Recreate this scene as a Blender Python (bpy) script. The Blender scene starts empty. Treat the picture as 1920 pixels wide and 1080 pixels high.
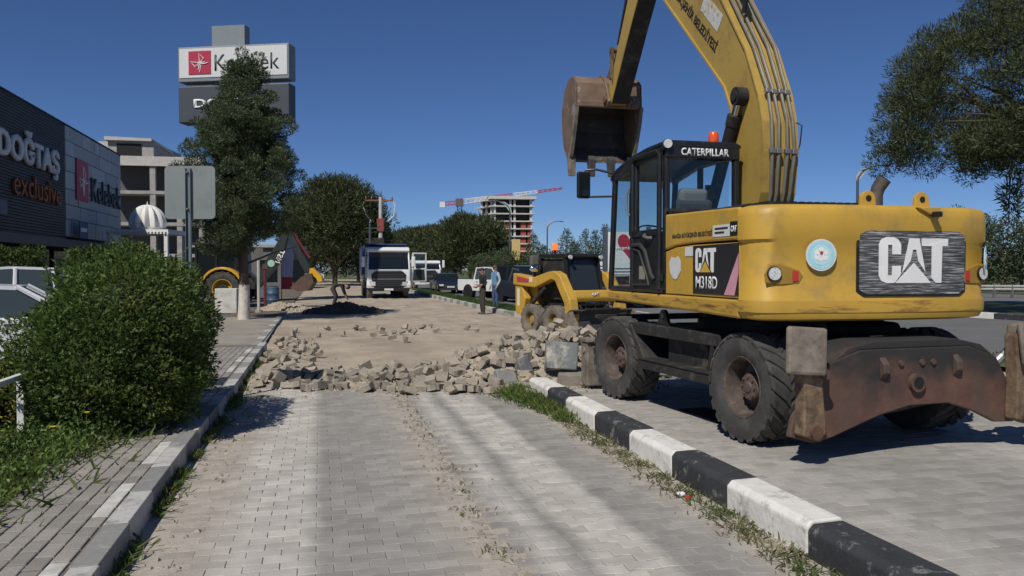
import bpy, bmesh, math, random
import numpy as np
from mathutils import Matrix, Vector, Euler
R = math.radians
random.seed(7); rng = np.random.default_rng(7)
scene = bpy.context.scene
C = scene.collection
# ------------------------------------------------------------------ camera, sky, sun, exposure
YAW, FPX, HOR, CAMZ = R(13.55), 1493.0, 505.0, 1.68
cam = bpy.data.cameras.new('camera'); camo = bpy.data.objects.new('camera', cam); C.objects.link(camo)
cam.sensor_width = 36; cam.lens = 28.0; cam.clip_start = .1; cam.clip_end = 6000
camo.location = (0, 0, CAMZ)
camo.rotation_euler = (R(90) - math.atan((540-HOR)/FPX), 0, -YAW)
scene.camera = camo
SUN_AZ, SUN_EL = R(220), R(48)
w = bpy.data.worlds.new('World'); scene.world = w; w.use_nodes = True
nt = w.node_tree; bg = nt.nodes['Background']
sky = nt.nodes.new('ShaderNodeTexSky'); sky.sky_type = 'NISHITA'; sky.sun_disc = False
sky.sun_elevation = SUN_EL; sky.sun_rotation = SUN_AZ; sky.air_density = 1.0; sky.dust_density = 0; sky.ozone_density = 10; sky.altitude = 3000
tint = nt.nodes.new('ShaderNodeMix'); tint.data_type = 'RGBA'; tint.blend_type = 'MULTIPLY'; tint.inputs['Factor'].default_value = 1; tint.inputs[7].default_value = (1, .99, 1.06, 1)
nt.links.new(sky.outputs[0], tint.inputs[6]); nt.links.new(tint.outputs[2], bg.inputs[0]); bg.inputs[1].default_value = .066
sl = bpy.data.lights.new('sun', 'SUN'); sl.energy = 3.9; sl.angle = R(.5); sl.color = (1, .95, .87)
so = bpy.data.objects.new('sun', sl); C.objects.link(so)
sd = Vector((math.sin(SUN_AZ)*math.cos(SUN_EL), math.cos(SUN_AZ)*math.cos(SUN_EL), math.sin(SUN_EL)))
so.rotation_euler = sd.to_track_quat('Z', 'Y').to_euler(); so.location = (-20, -25, 35)
scene.view_settings.view_transform = 'Standard'; scene.view_settings.look = 'None'
scene.view_settings.exposure = 0.0; scene.view_settings.gamma = 1.0; scene.view_settings.use_curve_mapping = False

# ------------------------------------------------------------------ placing by distance
FW = Vector((math.sin(YAW), math.cos(YAW), 0)); RT = Vector((math.cos(YAW), -math.sin(YAW), 0))
def at(px, depth, z=0.0):
    "plan position of something seen at column px, depth metres ahead"
    p = RT*((px-960)/FPX*depth) + FW*depth
    return Vector((p.x, p.y, z))
def zat(py, depth): return CAMZ + (HOR-py)/FPX*depth
def gd(py, z=0.0): return FPX*(CAMZ-z)/(py-HOR)      # depth of a ground row

# ------------------------------------------------------------------ materials
_m = {}
def M(name, col, rough=.7, var=.12, scale=3.0, bump=0.0, metal=0.0, dirt=None, coat=0.0, island=0.0, bscale=None, spec=None, stretch=None):
    if name in _m: return _m[name]
    m = bpy.data.materials.new(name); m.use_nodes = True; _m[name] = m
    n = m.node_tree.nodes; l = m.node_tree.links; b = n['Principled BSDF']
    b.inputs['Roughness'].default_value = rough; b.inputs['Metallic'].default_value = metal
    if coat: b.inputs['Coat Weight'].default_value = coat; b.inputs['Coat Roughness'].default_value = .15
    if spec is not None: b.inputs['Specular IOR Level'].default_value = spec
    g = n.new('ShaderNodeNewGeometry'); pos = g.outputs['Position']
    if stretch:
        mp = n.new('ShaderNodeMapping'); mp.inputs['Scale'].default_value = stretch; l.new(pos, mp.inputs[0]); pos = mp.outputs[0]
    nz = n.new('ShaderNodeTexNoise'); nz.inputs['Scale'].default_value = scale; nz.inputs['Detail'].default_value = 6; nz.inputs['Roughness'].default_value = .62
    l.new(pos, nz.inputs[0])
    mr = n.new('ShaderNodeMapRange'); mr.inputs[1].default_value = .3; mr.inputs[2].default_value = .7; mr.inputs[3].default_value = 1-var; mr.inputs[4].default_value = 1+var
    l.new(nz.outputs['Fac'], mr.inputs[0]); fac = mr.outputs[0]
    if island:
        oi = n.new('ShaderNodeObjectInfo')
        ad = n.new('ShaderNodeMath'); ad.operation = 'ADD'; l.new(g.outputs['Random Per Island'], ad.inputs[0]); l.new(oi.outputs['Random'], ad.inputs[1])
        fr = n.new('ShaderNodeMath'); fr.operation = 'FRACT'; l.new(ad.outputs[0], fr.inputs[0])
        m2 = n.new('ShaderNodeMapRange'); m2.inputs[3].default_value = 1-island; m2.inputs[4].default_value = 1+island; l.new(fr.outputs[0], m2.inputs[0])
        mu = n.new('ShaderNodeMath'); mu.operation = 'MULTIPLY'; l.new(fac, mu.inputs[0]); l.new(m2.outputs[0], mu.inputs[1]); fac = mu.outputs[0]
    vm = n.new('ShaderNodeVectorMath'); vm.operation = 'SCALE'; vm.inputs[0].default_value = col[:3]; l.new(fac, vm.inputs['Scale'])
    out = vm.outputs[0]
    if dirt:
        dc, lo, hi, ds = dirt[:4]
        d2 = n.new('ShaderNodeTexNoise'); d2.inputs['Scale'].default_value = ds; d2.inputs['Detail'].default_value = 8; d2.inputs['Roughness'].default_value = .7
        if len(dirt) > 4:
            mp2 = n.new('ShaderNodeMapping'); mp2.inputs['Scale'].default_value = dirt[4]; l.new(g.outputs['Position'], mp2.inputs[0]); l.new(mp2.outputs[0], d2.inputs[0])
        else: l.new(g.outputs['Position'], d2.inputs[0])
        r2 = n.new('ShaderNodeMapRange'); r2.inputs[1].default_value = lo; r2.inputs[2].default_value = hi; l.new(d2.outputs['Fac'], r2.inputs[0])
        mx = n.new('ShaderNodeMix'); mx.data_type = 'RGBA'; l.new(r2.outputs[0], mx.inputs['Factor']); l.new(out, mx.inputs[6]); mx.inputs[7].default_value = (*dc, 1)
        out = mx.outputs[2]
    l.new(out, b.inputs['Base Color'])
    if bump:
        bn = n.new('ShaderNodeTexNoise'); bn.inputs['Scale'].default_value = bscale or scale*6; bn.inputs['Detail'].default_value = 5; l.new(pos, bn.inputs[0])
        bp = n.new('ShaderNodeBump'); bp.inputs['Strength'].default_value = bump; bp.inputs['Distance'].default_value = .02; l.new(bn.outputs['Fac'], bp.inputs['Height']); l.new(bp.outputs[0], b.inputs['Normal'])
    return m
def glass(name, col, rough=.05, trans=0.0):
    if name in _m: return _m[name]
    m = bpy.data.materials.new(name); m.use_nodes = True; _m[name] = m
    n = m.node_tree.nodes; l = m.node_tree.links
    if trans:
        o = n['Material Output']; t = n.new('ShaderNodeBsdfTransparent'); t.inputs[0].default_value = (*col, 1)
        gl = n.new('ShaderNodeBsdfGlossy'); gl.inputs['Roughness'].default_value = rough; gl.inputs[0].default_value = (.8, .85, .85, 1)
        lw = n.new('ShaderNodeLayerWeight'); pw = n.new('ShaderNodeMath'); pw.operation = 'POWER'; l.new(lw.outputs['Facing'], pw.inputs[0]); pw.inputs[1].default_value = 4.5
        fr = n.new('ShaderNodeMath'); fr.operation = 'MULTIPLY_ADD'; l.new(pw.outputs[0], fr.inputs[0]); fr.inputs[1].default_value = .7; fr.inputs[2].default_value = .035
        mx = n.new('ShaderNodeMixShader'); l.new(fr.outputs[0], mx.inputs[0]); l.new(t.outputs[0], mx.inputs[1]); l.new(gl.outputs[0], mx.inputs[2]); l.new(mx.outputs[0], o.inputs[0])
    else:
        b = n['Principled BSDF']; b.inputs['Base Color'].default_value = (*col, 1); b.inputs['Roughness'].default_value = rough
    return m
def emis(name, col, s):
    m = M(name, col, .3, .02); b = m.node_tree.nodes['Principled BSDF']
    b.inputs['Emission Color'].default_value = (*col, 1); b.inputs['Emission Strength'].default_value = s
    return m
def leafm(name, col, var=.25, trans=.25, isl=.35, scale=1.3, tip=None):
    m = M(name, col, .55, var, scale, island=isl, dirt=tip)
    n = m.node_tree.nodes; l = m.node_tree.links; b = n['Principled BSDF']
    b.inputs['Specular IOR Level'].default_value = .3
    src = b.inputs['Base Color'].links[0].from_socket
    t = n.new('ShaderNodeBsdfTranslucent'); l.new(src, t.inputs[0])
    mx = n.new('ShaderNodeMixShader'); mx.inputs[0].default_value = trans
    l.new(b.outputs[0], mx.inputs[1]); l.new(t.outputs[0], mx.inputs[2]); l.new(mx.outputs[0], n['Material Output'].inputs[0])
    return m

YEL = M('machine yellow', (.52, .315, .045), .5, .10, 1.2, dirt=((.30, .205, .075), .50, .78, 2.6), bump=.05, bscale=14)
YELB = M('scuffed yellow', (.48, .29, .045), .5, .12, 1.5, dirt=((.13, .055, .03), .52, .66, 1.8, (1, 1, 7)), bump=.05, bscale=8)
YELL = M('boom yellow', (.42, .285, .065), .5, .12, .8, dirt=((.22, .14, .05), .5, .75, 1.6), bump=.04, bscale=5)
BLK = M('black paint', (.014, .015, .016), .38, .2, 3, dirt=((.07, .065, .055), .55, .8, 5))
BLKM = M('matt black', (.016, .016, .017), .75, .3, 3, dirt=((.09, .08, .065), .5, .8, 3))
CHAS = M('greasy chassis', (.022, .021, .02), .7, .3, 4, dirt=((.13, .115, .09), .52, .75, 3.5), bump=.3, bscale=20)
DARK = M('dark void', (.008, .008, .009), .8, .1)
RUST = M('rusty steel', (.13, .065, .038), .75, .35, 2.5, dirt=((.055, .05, .045), .40, .62, 1.4), bump=.25, bscale=14)
RUSTY = M('rust and worn yellow', (.20, .14, .085), .8, .3, 5, dirt=((.10, .062, .04), .42, .6, 7), bump=.35, bscale=18)
DUSTST = M('dusty steel', (.21, .18, .145), .8, .25, 5, dirt=((.11, .085, .065), .45, .65, 6), bump=.25, bscale=20)
BKT = M('bucket steel', (.17, .115, .08), .65, .3, 3, dirt=((.36, .32, .28), .57, .72, 4), bump=.15, bscale=12)
BKTI = M('bucket inner steel', (.06, .055, .05), .6, .3, 3, dirt=((.17, .14, .11), .55, .75, 5), bump=.15, bscale=12)
TYRE = M('tyre rubber', (.045, .044, .042), .85, .25, 5, dirt=((.13, .12, .10), .48, .8, 4), bump=.2, bscale=30)
TYRED = M('dusty tyre rubber', (.16, .14, .115), .9, .2, 5, bump=.2, bscale=30)
RIM = M('rim brown', (.075, .055, .045), .7, .3, 6, dirt=((.17, .14, .11), .5, .7, 8), bump=.15)
HUB = M('hub red brown', (.095, .062, .05), .7, .25, 6, dirt=((.17, .14, .11), .5, .8, 8))
STEEL = M('grey steel', (.25, .25, .24), .45, .15, 6, metal=.6)
CHROME = M('chrome', (.7, .7, .7), .12, .02, metal=1)
WHITE = M('white lettering', (.78, .78, .76), .6, .06, 6)
WSTK = M('white sticker', (.62, .64, .62), .6, .08, 12, dirt=((.3, .3, .29), .58, .75, 25))
BLKL = M('black lettering', (.03, .026, .02), .6, .1)
PINK = M('faded pink', (.62, .30, .38), .6, .1, 6)
CYAN = M('pale cyan', (.36, .62, .70), .6, .1, 12)
RED = M('red plastic', (.5, .03, .03), .35, .1)
ORANGE = M('orange lens', (.75, .10, .015), .2, .05)
LAMP = M('lamp lens', (.55, .56, .55), .15, .4, 60)
GLT = glass('cab glass', (.93, .965, .965), .03, 1)
GLD = glass('dark glass', (.012, .016, .018), .05)
GLG = glass('grey glass', (.05, .065, .07), .06)
CARW = M('white car paint', (.72, .73, .74), .28, .03, 2, coat=.5)
CARWD = M('dusty white truck paint', (.74, .75, .75), .38, .04, 2, coat=.25, dirt=((.5, .47, .42), .66, .9, 2.5))
CARK = M('black car paint', (.010, .013, .018), .2, .05, 2, coat=.6)
CARN = M('navy van paint', (.016, .02, .035), .25, .05, 2, coat=.5)
CARS = M('silver grey car paint', (.45, .47, .49), .25, .04, 2, coat=.6)
PLA = M('grey plastic', (.035, .036, .037), .6, .1)
CONC = M('raw concrete', (.36, .34, .31), .9, .15, 1.2, dirt=((.22, .21, .19), .5, .75, 2.5), bump=.2)
CONCW = M('pale concrete', (.5, .48, .44), .9, .12, 1.5, dirt=((.3, .28, .25), .52, .75, 3))
LAMPP = M('lamp post steel', (.06, .075, .085), .5, .1, 3)
BARK = M('bark', (.10, .075, .055), .95, .3, 6, bump=.8, bscale=14)
LIME = M('limewashed bark', (.55, .51, .45), .9, .15, 5, dirt=((.2, .13, .08), .55, .66, 6, (1, 1, .3)), bump=.6, bscale=14)

# ------------------------------------------------------------------ mesh building
class MB:
    def __init__(s): s.v = []; s.f = []; s.mi = []; s.cur = 0
    def add(s, vs, fs, X=None):
        o = len(s.v)
        for p in vs:
            p = Vector(p); s.v.append(X @ p if X is not None else p)
        for f in fs: s.f.append([i+o for i in f]); s.mi.append(s.cur)
        return s
    def box(s, c, d, rot=None, taper=None):
        x, y, z = d[0]/2, d[1]/2, d[2]/2; t = taper or (1, 1)
        vs = [(-x, -y, -z), (x, -y, -z), (x, y, -z), (-x, y, -z), (-x*t[0], -y*t[1], z), (x*t[0], -y*t[1], z), (x*t[0], y*t[1], z), (-x*t[0], y*t[1], z)]
        X = Matrix.Translation(c)
        if rot is not None: X = X @ (rot.to_4x4() if isinstance(rot, Matrix) else Euler(rot).to_matrix().to_4x4())
        return s.add(vs, [(3, 2, 1, 0), (4, 5, 6, 7), (0, 1, 5, 4), (1, 2, 6, 5), (2, 3, 7, 6), (3, 0, 4, 7)], X)
    def bb(s, x0, x1, y0, y1, z0, z1): return s.box(((x0+x1)/2, (y0+y1)/2, (z0+z1)/2), (abs(x1-x0), abs(y1-y0), abs(z1-z0)))
    def prism(s, poly, axis, a, b, poly2=None):
        "poly in the two other axes (cyclic order), extruded on axis from a to b"
        def P(u, v, w): return {'x': (w, u, v), 'y': (u, w, v), 'z': (u, v, w)}[axis]
        n = len(poly); q = poly2 or poly
        vs = [P(u, v, a) for u, v in poly] + [P(u, v, b) for u, v in q]
        fs = [tuple(range(n))[::-1], tuple(range(n, 2*n))] + [(i, (i+1) % n, n+(i+1) % n, n+i) for i in range(n)]
        return s.add(vs, fs)
    def cyl(s, p0, p1, r0, r1=None, n=14, caps=True):
        r1 = r0 if r1 is None else r1; p0 = Vector(p0); p1 = Vector(p1); d = (p1-p0).normalized()
        a = d.orthogonal().normalized(); b = d.cross(a)
        vs = [p0+(a*math.cos(2*math.pi*i/n)+b*math.sin(2*math.pi*i/n))*r0 for i in range(n)] + [p1+(a*math.cos(2*math.pi*i/n)+b*math.sin(2*math.pi*i/n))*r1 for i in range(n)]
        fs = [(i, (i+1) % n, n+(i+1) % n, n+i) for i in range(n)]
        if caps: fs += [tuple(range(n))[::-1], tuple(range(n, 2*n))]
        return s.add(vs, fs)
    def tube(s, pts, r, n=8, caps=True):
        pts = [Vector(p) for p in pts]; rs = r if isinstance(r, (list, tuple)) else [r]*len(pts)
        vs = []; prev = None
        for i, p in enumerate(pts):
            d = (pts[min(i+1, len(pts)-1)]-pts[max(i-1, 0)]).normalized()
            a = d.orthogonal().normalized() if prev is None else (prev-d*prev.dot(d)).normalized()
            prev = a; b = d.cross(a)
            vs += [p+(a*math.cos(2*math.pi*k/n)+b*math.sin(2*math.pi*k/n))*rs[i] for k in range(n)]
        fs = [(i*n+k, i*n+(k+1) % n, (i+1)*n+(k+1) % n, (i+1)*n+k) for i in range(len(pts)-1) for k in range(n)]
        if caps: fs += [tuple(range(n))[::-1], tuple(range((len(pts)-1)*n, len(pts)*n))]
        return s.add(vs, fs)
    def lathe(s, prof, n=28, X=None, closed=False, caps=True):
        "prof: (radius, height) about local z"
        vs = [(r*math.cos(2*math.pi*i/n), r*math.sin(2*math.pi*i/n), h) for r, h in prof for i in range(n)]
        m = len(prof)
        fs = [(j*n+i, j*n+(i+1) % n, ((j+1) % m)*n+(i+1) % n, ((j+1) % m)*n+i) for j in range(m if closed else m-1) for i in range(n)]
        if not closed and caps: fs += [tuple(range(n))[::-1], tuple(range((m-1)*n, m*n))]
        return s.add(vs, fs, X)
    def loft(s, secs, caps=True, closed=True):
        n = len(secs[0]); vs = [p for q in secs for p in q]
        fs = [(j*n+i, j*n+(i+1) % n, (j+1)*n+(i+1) % n, (j+1)*n+i) for j in range(len(secs)-1) for i in range(n if closed else n-1)]
        if caps and closed: fs += [tuple(range(n))[::-1], tuple(range((len(secs)-1)*n, len(secs)*n))]
        return s.add(vs, fs)
    def sph(s, c, r, n=12, m=8, sc=(1, 1, 1)):
        X = Matrix.Translation(c) @ Matrix.Diagonal((*sc, 1))
        prof = [(max(1e-4, r*math.sin(math.pi*j/m)), -r*math.cos(math.pi*j/m)) for j in range(m+1)]
        return s.lathe(prof, n, X)
    def xf(s, X): s.v = [X @ p for p in s.v]; return s
    def mesh(s, name, mats, smooth=False):
        me = bpy.data.meshes.new(name); me.from_pydata([tuple(p) for p in s.v], [], s.f)
        bm = bmesh.new(); bm.from_mesh(me); bmesh.ops.recalc_face_normals(bm, faces=bm.faces); bm.to_mesh(me); bm.free()
        for m in (mats if isinstance(mats, (list, tuple)) else [mats]): me.materials.append(m)
        if isinstance(mats, (list, tuple)): me.polygons.foreach_set('material_index', s.mi)
        if smooth: me.polygons.foreach_set('use_smooth', [True]*len(me.polygons))
        return me
    def build(s, name, mats, parent=None, bevel=0, smooth=False, seg=2):
        o = obj(name, s.mesh(name, mats, smooth), parent)
        if bevel:
            b = o.modifiers.new('bevel', 'BEVEL'); b.width = bevel; b.segments = seg; b.limit_method = 'ANGLE'; b.angle_limit = R(30); b.harden_normals = False
        if smooth:
            try: o.data.set_sharp_from_angle(angle=R(38))
            except Exception: pass
        return o
def obj(name, me, parent=None, loc=None, rot=None):
    o = bpy.data.objects.new(name, me); C.objects.link(o)
    if parent is not None: o.parent = parent
    if loc is not None: o.location = loc
    if rot is not None: o.rotation_euler = rot
    return o
def tag(o, label, cat, group=None):
    o['label'] = label; o['category'] = cat
    if group: o['group'] = group
    return o
def thing(name, label, cat, loc=(0, 0, 0), rz=0, group=None):
    o = obj(name, None, None, loc, (0, 0, rz)); o.empty_display_size = .2
    return tag(o, label, cat, group)
def struct(o): o['kind'] = 'structure'; return o
def stuff(o): o['kind'] = 'stuff'; return o
def dup(root, loc, rz, label=None, group=None, sc=None):
    r = root.copy(); C.objects.link(r); r.location = loc; r.rotation_euler = (0, 0, rz)
    if sc: r.scale = sc
    if label: r['label'] = label
    if group: r['group'] = group
    for ch in list(root.children):
        c = ch.copy(); C.objects.link(c); c.parent = r
        for g in list(ch.children):
            d = g.copy(); C.objects.link(d); d.parent = c
    return r
def npmesh(name, verts, faces_n, mats, mi=None, smooth=False):
    "verts (N*k,3) with consecutive faces of faces_n corners"
    me = bpy.data.meshes.new(name); nv = len(verts); nf = nv//faces_n
    me.vertices.add(nv); me.vertices.foreach_set('co', np.asarray(verts, np.float32).ravel())
    me.loops.add(nv); me.loops.foreach_set('vertex_index', np.arange(nv, dtype=np.int32))
    me.polygons.add(nf); me.polygons.foreach_set('loop_start', np.arange(0, nv, faces_n, dtype=np.int32)); me.polygons.foreach_set('loop_total', np.full(nf, faces_n, np.int32))
    for m in (mats if isinstance(mats, (list, tuple)) else [mats]): me.materials.append(m)
    if mi is not None: me.polygons.foreach_set('material_index', np.asarray(mi, np.int32))
    me.update(calc_edges=True); me.validate()
    return me
def leafverts(pts, size, dirs=None, aspect=.4, jit=.5, spread=1.0):
    "diamond leaves: pts (N,3) base points, dirs (N,3) growing direction"
    n = len(pts); pts = np.asarray(pts, float)
    d = rng.normal(size=(n, 3))*spread
    if dirs is not None: d = d*jit + np.asarray(dirs)
    d /= np.linalg.norm(d, axis=1)[:, None]+1e-9
    s = rng.normal(size=(n, 3)); s -= d*(s*d).sum(1)[:, None]; s /= np.linalg.norm(s, axis=1)[:, None]+1e-9
    L = (size*(.6+.8*rng.random(n)))[:, None]; W = L*aspect*.5
    m = pts+d*L*.45
    return np.stack([pts, m+s*W, pts+d*L, m-s*W], 1).reshape(-1, 3)
def text_mesh(t, size=1.0, bold=0.0, ext=.004, align='CENTER'):
    cu = bpy.data.curves.new('lettering', 'FONT'); cu.body = t; cu.size = size; cu.offset = bold; cu.extrude = ext; cu.align_x = align; cu.align_y = 'CENTER'; cu.resolution_u = 3
    o = bpy.data.objects.new('tmp', cu); C.objects.link(o)
    me = bpy.data.meshes.new_from_object(o.evaluated_get(bpy.context.evaluated_depsgraph_get()))
    bpy.data.objects.remove(o); bpy.data.curves.remove(cu)
    return me
def text(t, org, right, up, w, h, mat, parent, name='lettering', bold=.02, ext=.004, shear=0):
    "lettering fitted into a w x h rectangle centred on org"
    me = text_mesh(t, 1.0, bold, 0)
    co = np.empty(len(me.vertices)*3, np.float32); me.vertices.foreach_get('co', co); co = co.reshape(-1, 3)
    lo = co.min(0); hi = co.max(0); c = (lo+hi)/2; s = hi-lo
    r = Vector(right).normalized(); u = Vector(up).normalized(); nn = r.cross(u)
    bm = bmesh.new(); bm.from_mesh(me)
    e = bmesh.ops.extrude_face_region(bm, geom=bm.faces[:]); 
    for g in e['geom']:
        if isinstance(g, bmesh.types.BMVert): g.co.z += 1
    for v in bm.verts:
        a = (v.co.x-c[0])/s[0]*w; b = (v.co.y-c[1])/s[1]*h
        v.co = Vector(org)+r*(a+shear*b)+u*b+nn*(ext*v.co.z)
    bmesh.ops.recalc_face_normals(bm, faces=bm.faces); bm.to_mesh(me); bm.free()
    me.materials.clear(); me.materials.append(mat)
    return obj(name, me, parent)
def disc(c, nrm, r, th, n=28):
    c = Vector(c); nrm = Vector(nrm).normalized(); return MB().cyl(c, c+nrm*th, r, r, n)
# ------------------------------------------------------------------ the ground
def hn(x, y):
    return math.sin(x*1.7+y*.9)*.5+math.sin(x*3.9-y*2.3+1.3)*.3+math.sin(x*8.1+y*7.3+.7)*.2
def sheet(name, pts, z, mat):
    b = MB(); b.add([(x, y, z) for x, y in pts], [tuple(range(len(pts)))]); return struct(b.build(name, mat))
SOIL = M('soil', (.14, .115, .085), .95, .25, 1.5, bump=.6, bscale=30)
ASPH = M('asphalt', (.135, .135, .13), .9, .14, .6, bump=.2, bscale=60, dirt=((.2, .19, .175), .55, .8, .5))
LOT = M('car park asphalt', (.11, .11, .107), .9, .18, .8, bump=.2, bscale=50)
GRASSM = M('grass soil', (.085, .10, .035), .95, .3, 2.0, bump=.6, bscale=25)
DIRT = M('graded dirt', (.39, .33, .25), .95, .22, .9, bump=.9, bscale=7, dirt=((.25, .205, .15), .46, .74, .55, (1.0, .55, 1)))
BED = M('joint sand', (.38, .345, .29), .95, .18, 4, bump=.4, bscale=50)
CRUMB = M('crushed rubble', (.38, .325, .25), .95, .22, 3, bump=.8, bscale=26, dirt=((.45, .30, .15), .55, .75, 1.2))

def band_paver(name, ramp, isl=.13, base_scale=5):
    m = M(name, (1, 1, 1), .88, .14, base_scale, bump=.25, bscale=70, island=isl)
    n = m.node_tree.nodes; l = m.node_tree.links; b = n['Principled BSDF']
    src = b.inputs['Base Color'].links[0].from_socket
    g = n.new('ShaderNodeNewGeometry'); mp = n.new('ShaderNodeMapping'); mp.inputs['Scale'].default_value = (1.6, .55, 1); l.new(g.outputs['Position'], mp.inputs[0])
    nz = n.new('ShaderNodeTexNoise'); nz.inputs['Scale'].default_value = 1.4; nz.inputs['Detail'].default_value = 7; nz.inputs['Roughness'].default_value = .7; l.new(mp.outputs[0], nz.inputs[0])
    sx = n.new('ShaderNodeSeparateXYZ'); l.new(g.outputs['Position'], sx.inputs[0])
    a = n.new('ShaderNodeMath'); a.operation = 'MULTIPLY_ADD'; l.new(nz.outputs['Fac'], a.inputs[0]); a.inputs[1].default_value = .24; a.inputs[2].default_value = -.12
    s = n.new('ShaderNodeMath'); s.operation = 'ADD'; l.new(sx.outputs[0], s.inputs[0]); l.new(a.outputs[0], s.inputs[1])
    lo, hi = ramp[0][0], ramp[-1][0]
    mr = n.new('ShaderNodeMapRange'); mr.inputs[1].default_value = lo; mr.inputs[2].default_value = hi; l.new(s.outputs[0], mr.inputs[0])
    cr = n.new('ShaderNodeValToRGB'); l.new(mr.outputs[0], cr.inputs[0])
    while len(cr.color_ramp.elements) < len(ramp): cr.color_ramp.elements.new(.5)
    for e, (x, c) in zip(cr.color_ramp.elements, ramp): e.position = (x-lo)/(hi-lo); e.color = (*c, 1)
    mu = n.new('ShaderNodeMix'); mu.data_type = 'RGBA'; mu.blend_type = 'MULTIPLY'; mu.inputs['Factor'].default_value = 1
    l.new(cr.outputs[0], mu.inputs[6]); l.new(src, mu.inputs[7]); l.new(mu.outputs[2], b.inputs['Base Color'])
    return m
GREY = (.265, .252, .23); PALE = (.46, .435, .39); TAN = (.37, .335, .285); MID = (.30, .285, .258); DUST = (.36, .34, .31)
LANE = band_paver('lane paver concrete', [(-1.15, TAN), (-.75, TAN), (-.45, PALE), (-.12, PALE), (.02, GREY), (.55, MID), (.95, TAN), (1.12, GREY), (1.3, PALE), (1.48, GREY), (1.62, PALE), (1.9, PALE), (2.0, GREY), (2.35, MID), (2.55, TAN), (2.8, TAN)])
APRON = band_paver('apron paver concrete', [(3.0, DUST), (3.6, DUST), (4.2, MID), (5.2, GREY), (6.2, DUST), (7.5, MID), (9, GREY)])
WALKP = M('pavement paver concrete', (.27, .25, .22), .9, .12, 6, bump=.25, bscale=70, island=.16)
WALKW = M('white painted paver', (.52, .51, .47), .85, .12, 8, island=.1, dirt=((.3, .28, .25), .5, .75, 9))
WALKK = M('dark paver', (.022, .026, .034), .7, .2, 6, island=.2)

sheet('ground', [(-900, -400), (900, -400), (900, 1500), (-900, 1500)], -.12, SOIL)
sheet('car_park', [(-40, -20), (-3.3, -20), (-3.3, 140), (-40, 140)], -.02, LOT)
sheet('road', [(7.2, -40), (40, -40), (40, 20), (15.4, 240), (7.2, 240)], -.03, ASPH)
sheet('layby', [(2.9, -20), (12.2, -20), (12.2, 15), (11, 16.6), (2.9, 16.6)], -.012, BED)

# lane bed, with the seam's sand
lane = struct(MB().add([(-1.2, 1, -.007), (2.85, 1, -.007), (2.85, 13.5, -.007), (-1.2, 13.5, -.007)], [(0, 1, 2, 3)]).build('lane', BED))
apron = struct(MB().add([(2.95, 1, -.007), (10.6, 1, -.007), (10.6, 16.5, -.007), (2.95, 16.5, -.007)], [(0, 1, 2, 3)]).build('apron', BED))
walk = struct(MB().bb(-2.22, -1.22, 1, 17.2, -.1, .128).build('pavement', M('pavement joint soil', (.16, .145, .12), .95, .2, 5)))

def paver_tpl(w, l, h, zig=0, ph=0, ch=.004):
    g = lambda x: zig*math.sin(2*math.pi*x/w+ph)
    xs = [-w/2, w/2] if not zig else [-w/2, -w/4, 0, w/4, w/2]
    out = [(x, -l/2+g(x)) for x in xs] + [(x, l/2+g(x)) for x in reversed(xs)]
    n = len(out); ins = [(x*(1-2*ch/w), y-ch*(1 if y > 0 else -1)) for x, y in out]
    b = MB(); b.loft([[(x, y, -h) for x, y in out], [(x, y, -.003) for x, y in out], [(x, y, 0) for x, y in ins]])
    b.f = [f for f in b.f if not (len(f) == n and all(i < n for i in f))]; b.mi = [0]*len(b.f)
    return b
def lay(parent, items, mats, limit=300, name='paver'):
    "items: (template, x, y, z, rx, ry, rz, mat)"
    cache = {}
    def key(i): return (i[2]*.972+i[1]*.234)
    items = sorted(items, key=key)
    rest = {}
    for k, it in enumerate(items):
        T, x, y, z, rx, ry, rz, mi = it
        if k < limit:
            kk = (id(T), mi)
            if kk not in cache: cache[kk] = T.mesh(name, mats[mi])
            obj(name, cache[kk], parent, (x, y, z), (rx, ry, rz))
        else: rest.setdefault(0, []).append(it)
    if rest:
        b = MB()
        for T, x, y, z, rx, ry, rz, mi in rest[0]:
            b.cur = mi; b.add(T.v, T.f, Matrix.Translation((x, y, z)) @ Euler((rx, ry, rz)).to_matrix().to_4x4())
        me = bpy.data.meshes.new('pavers'); me.from_pydata([tuple(p) for p in b.v], [], b.f)
        for m in mats: me.materials.append(m)
        me.polygons.foreach_set('material_index', b.mi)
        stuff(obj('paver_field', me, parent))
def in_view(x, y, z=0, mg=60):
    d = x*FW.x+y*FW.y; r = x*RT.x+y*RT.y
    if d < 3.6: return False
    px = 960+FPX*r/d; py = HOR+FPX*(CAMZ-z)/d
    return -mg < px < 1920+mg and py < 1080+mg
T0 = paver_tpl(.195, .110, .06, ch=.003); TZ = [paver_tpl(.193, .109, .06, .010, 0), paver_tpl(.193, .109, .06, .010, math.pi)]
items = []; W, L = .2, .1155
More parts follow.
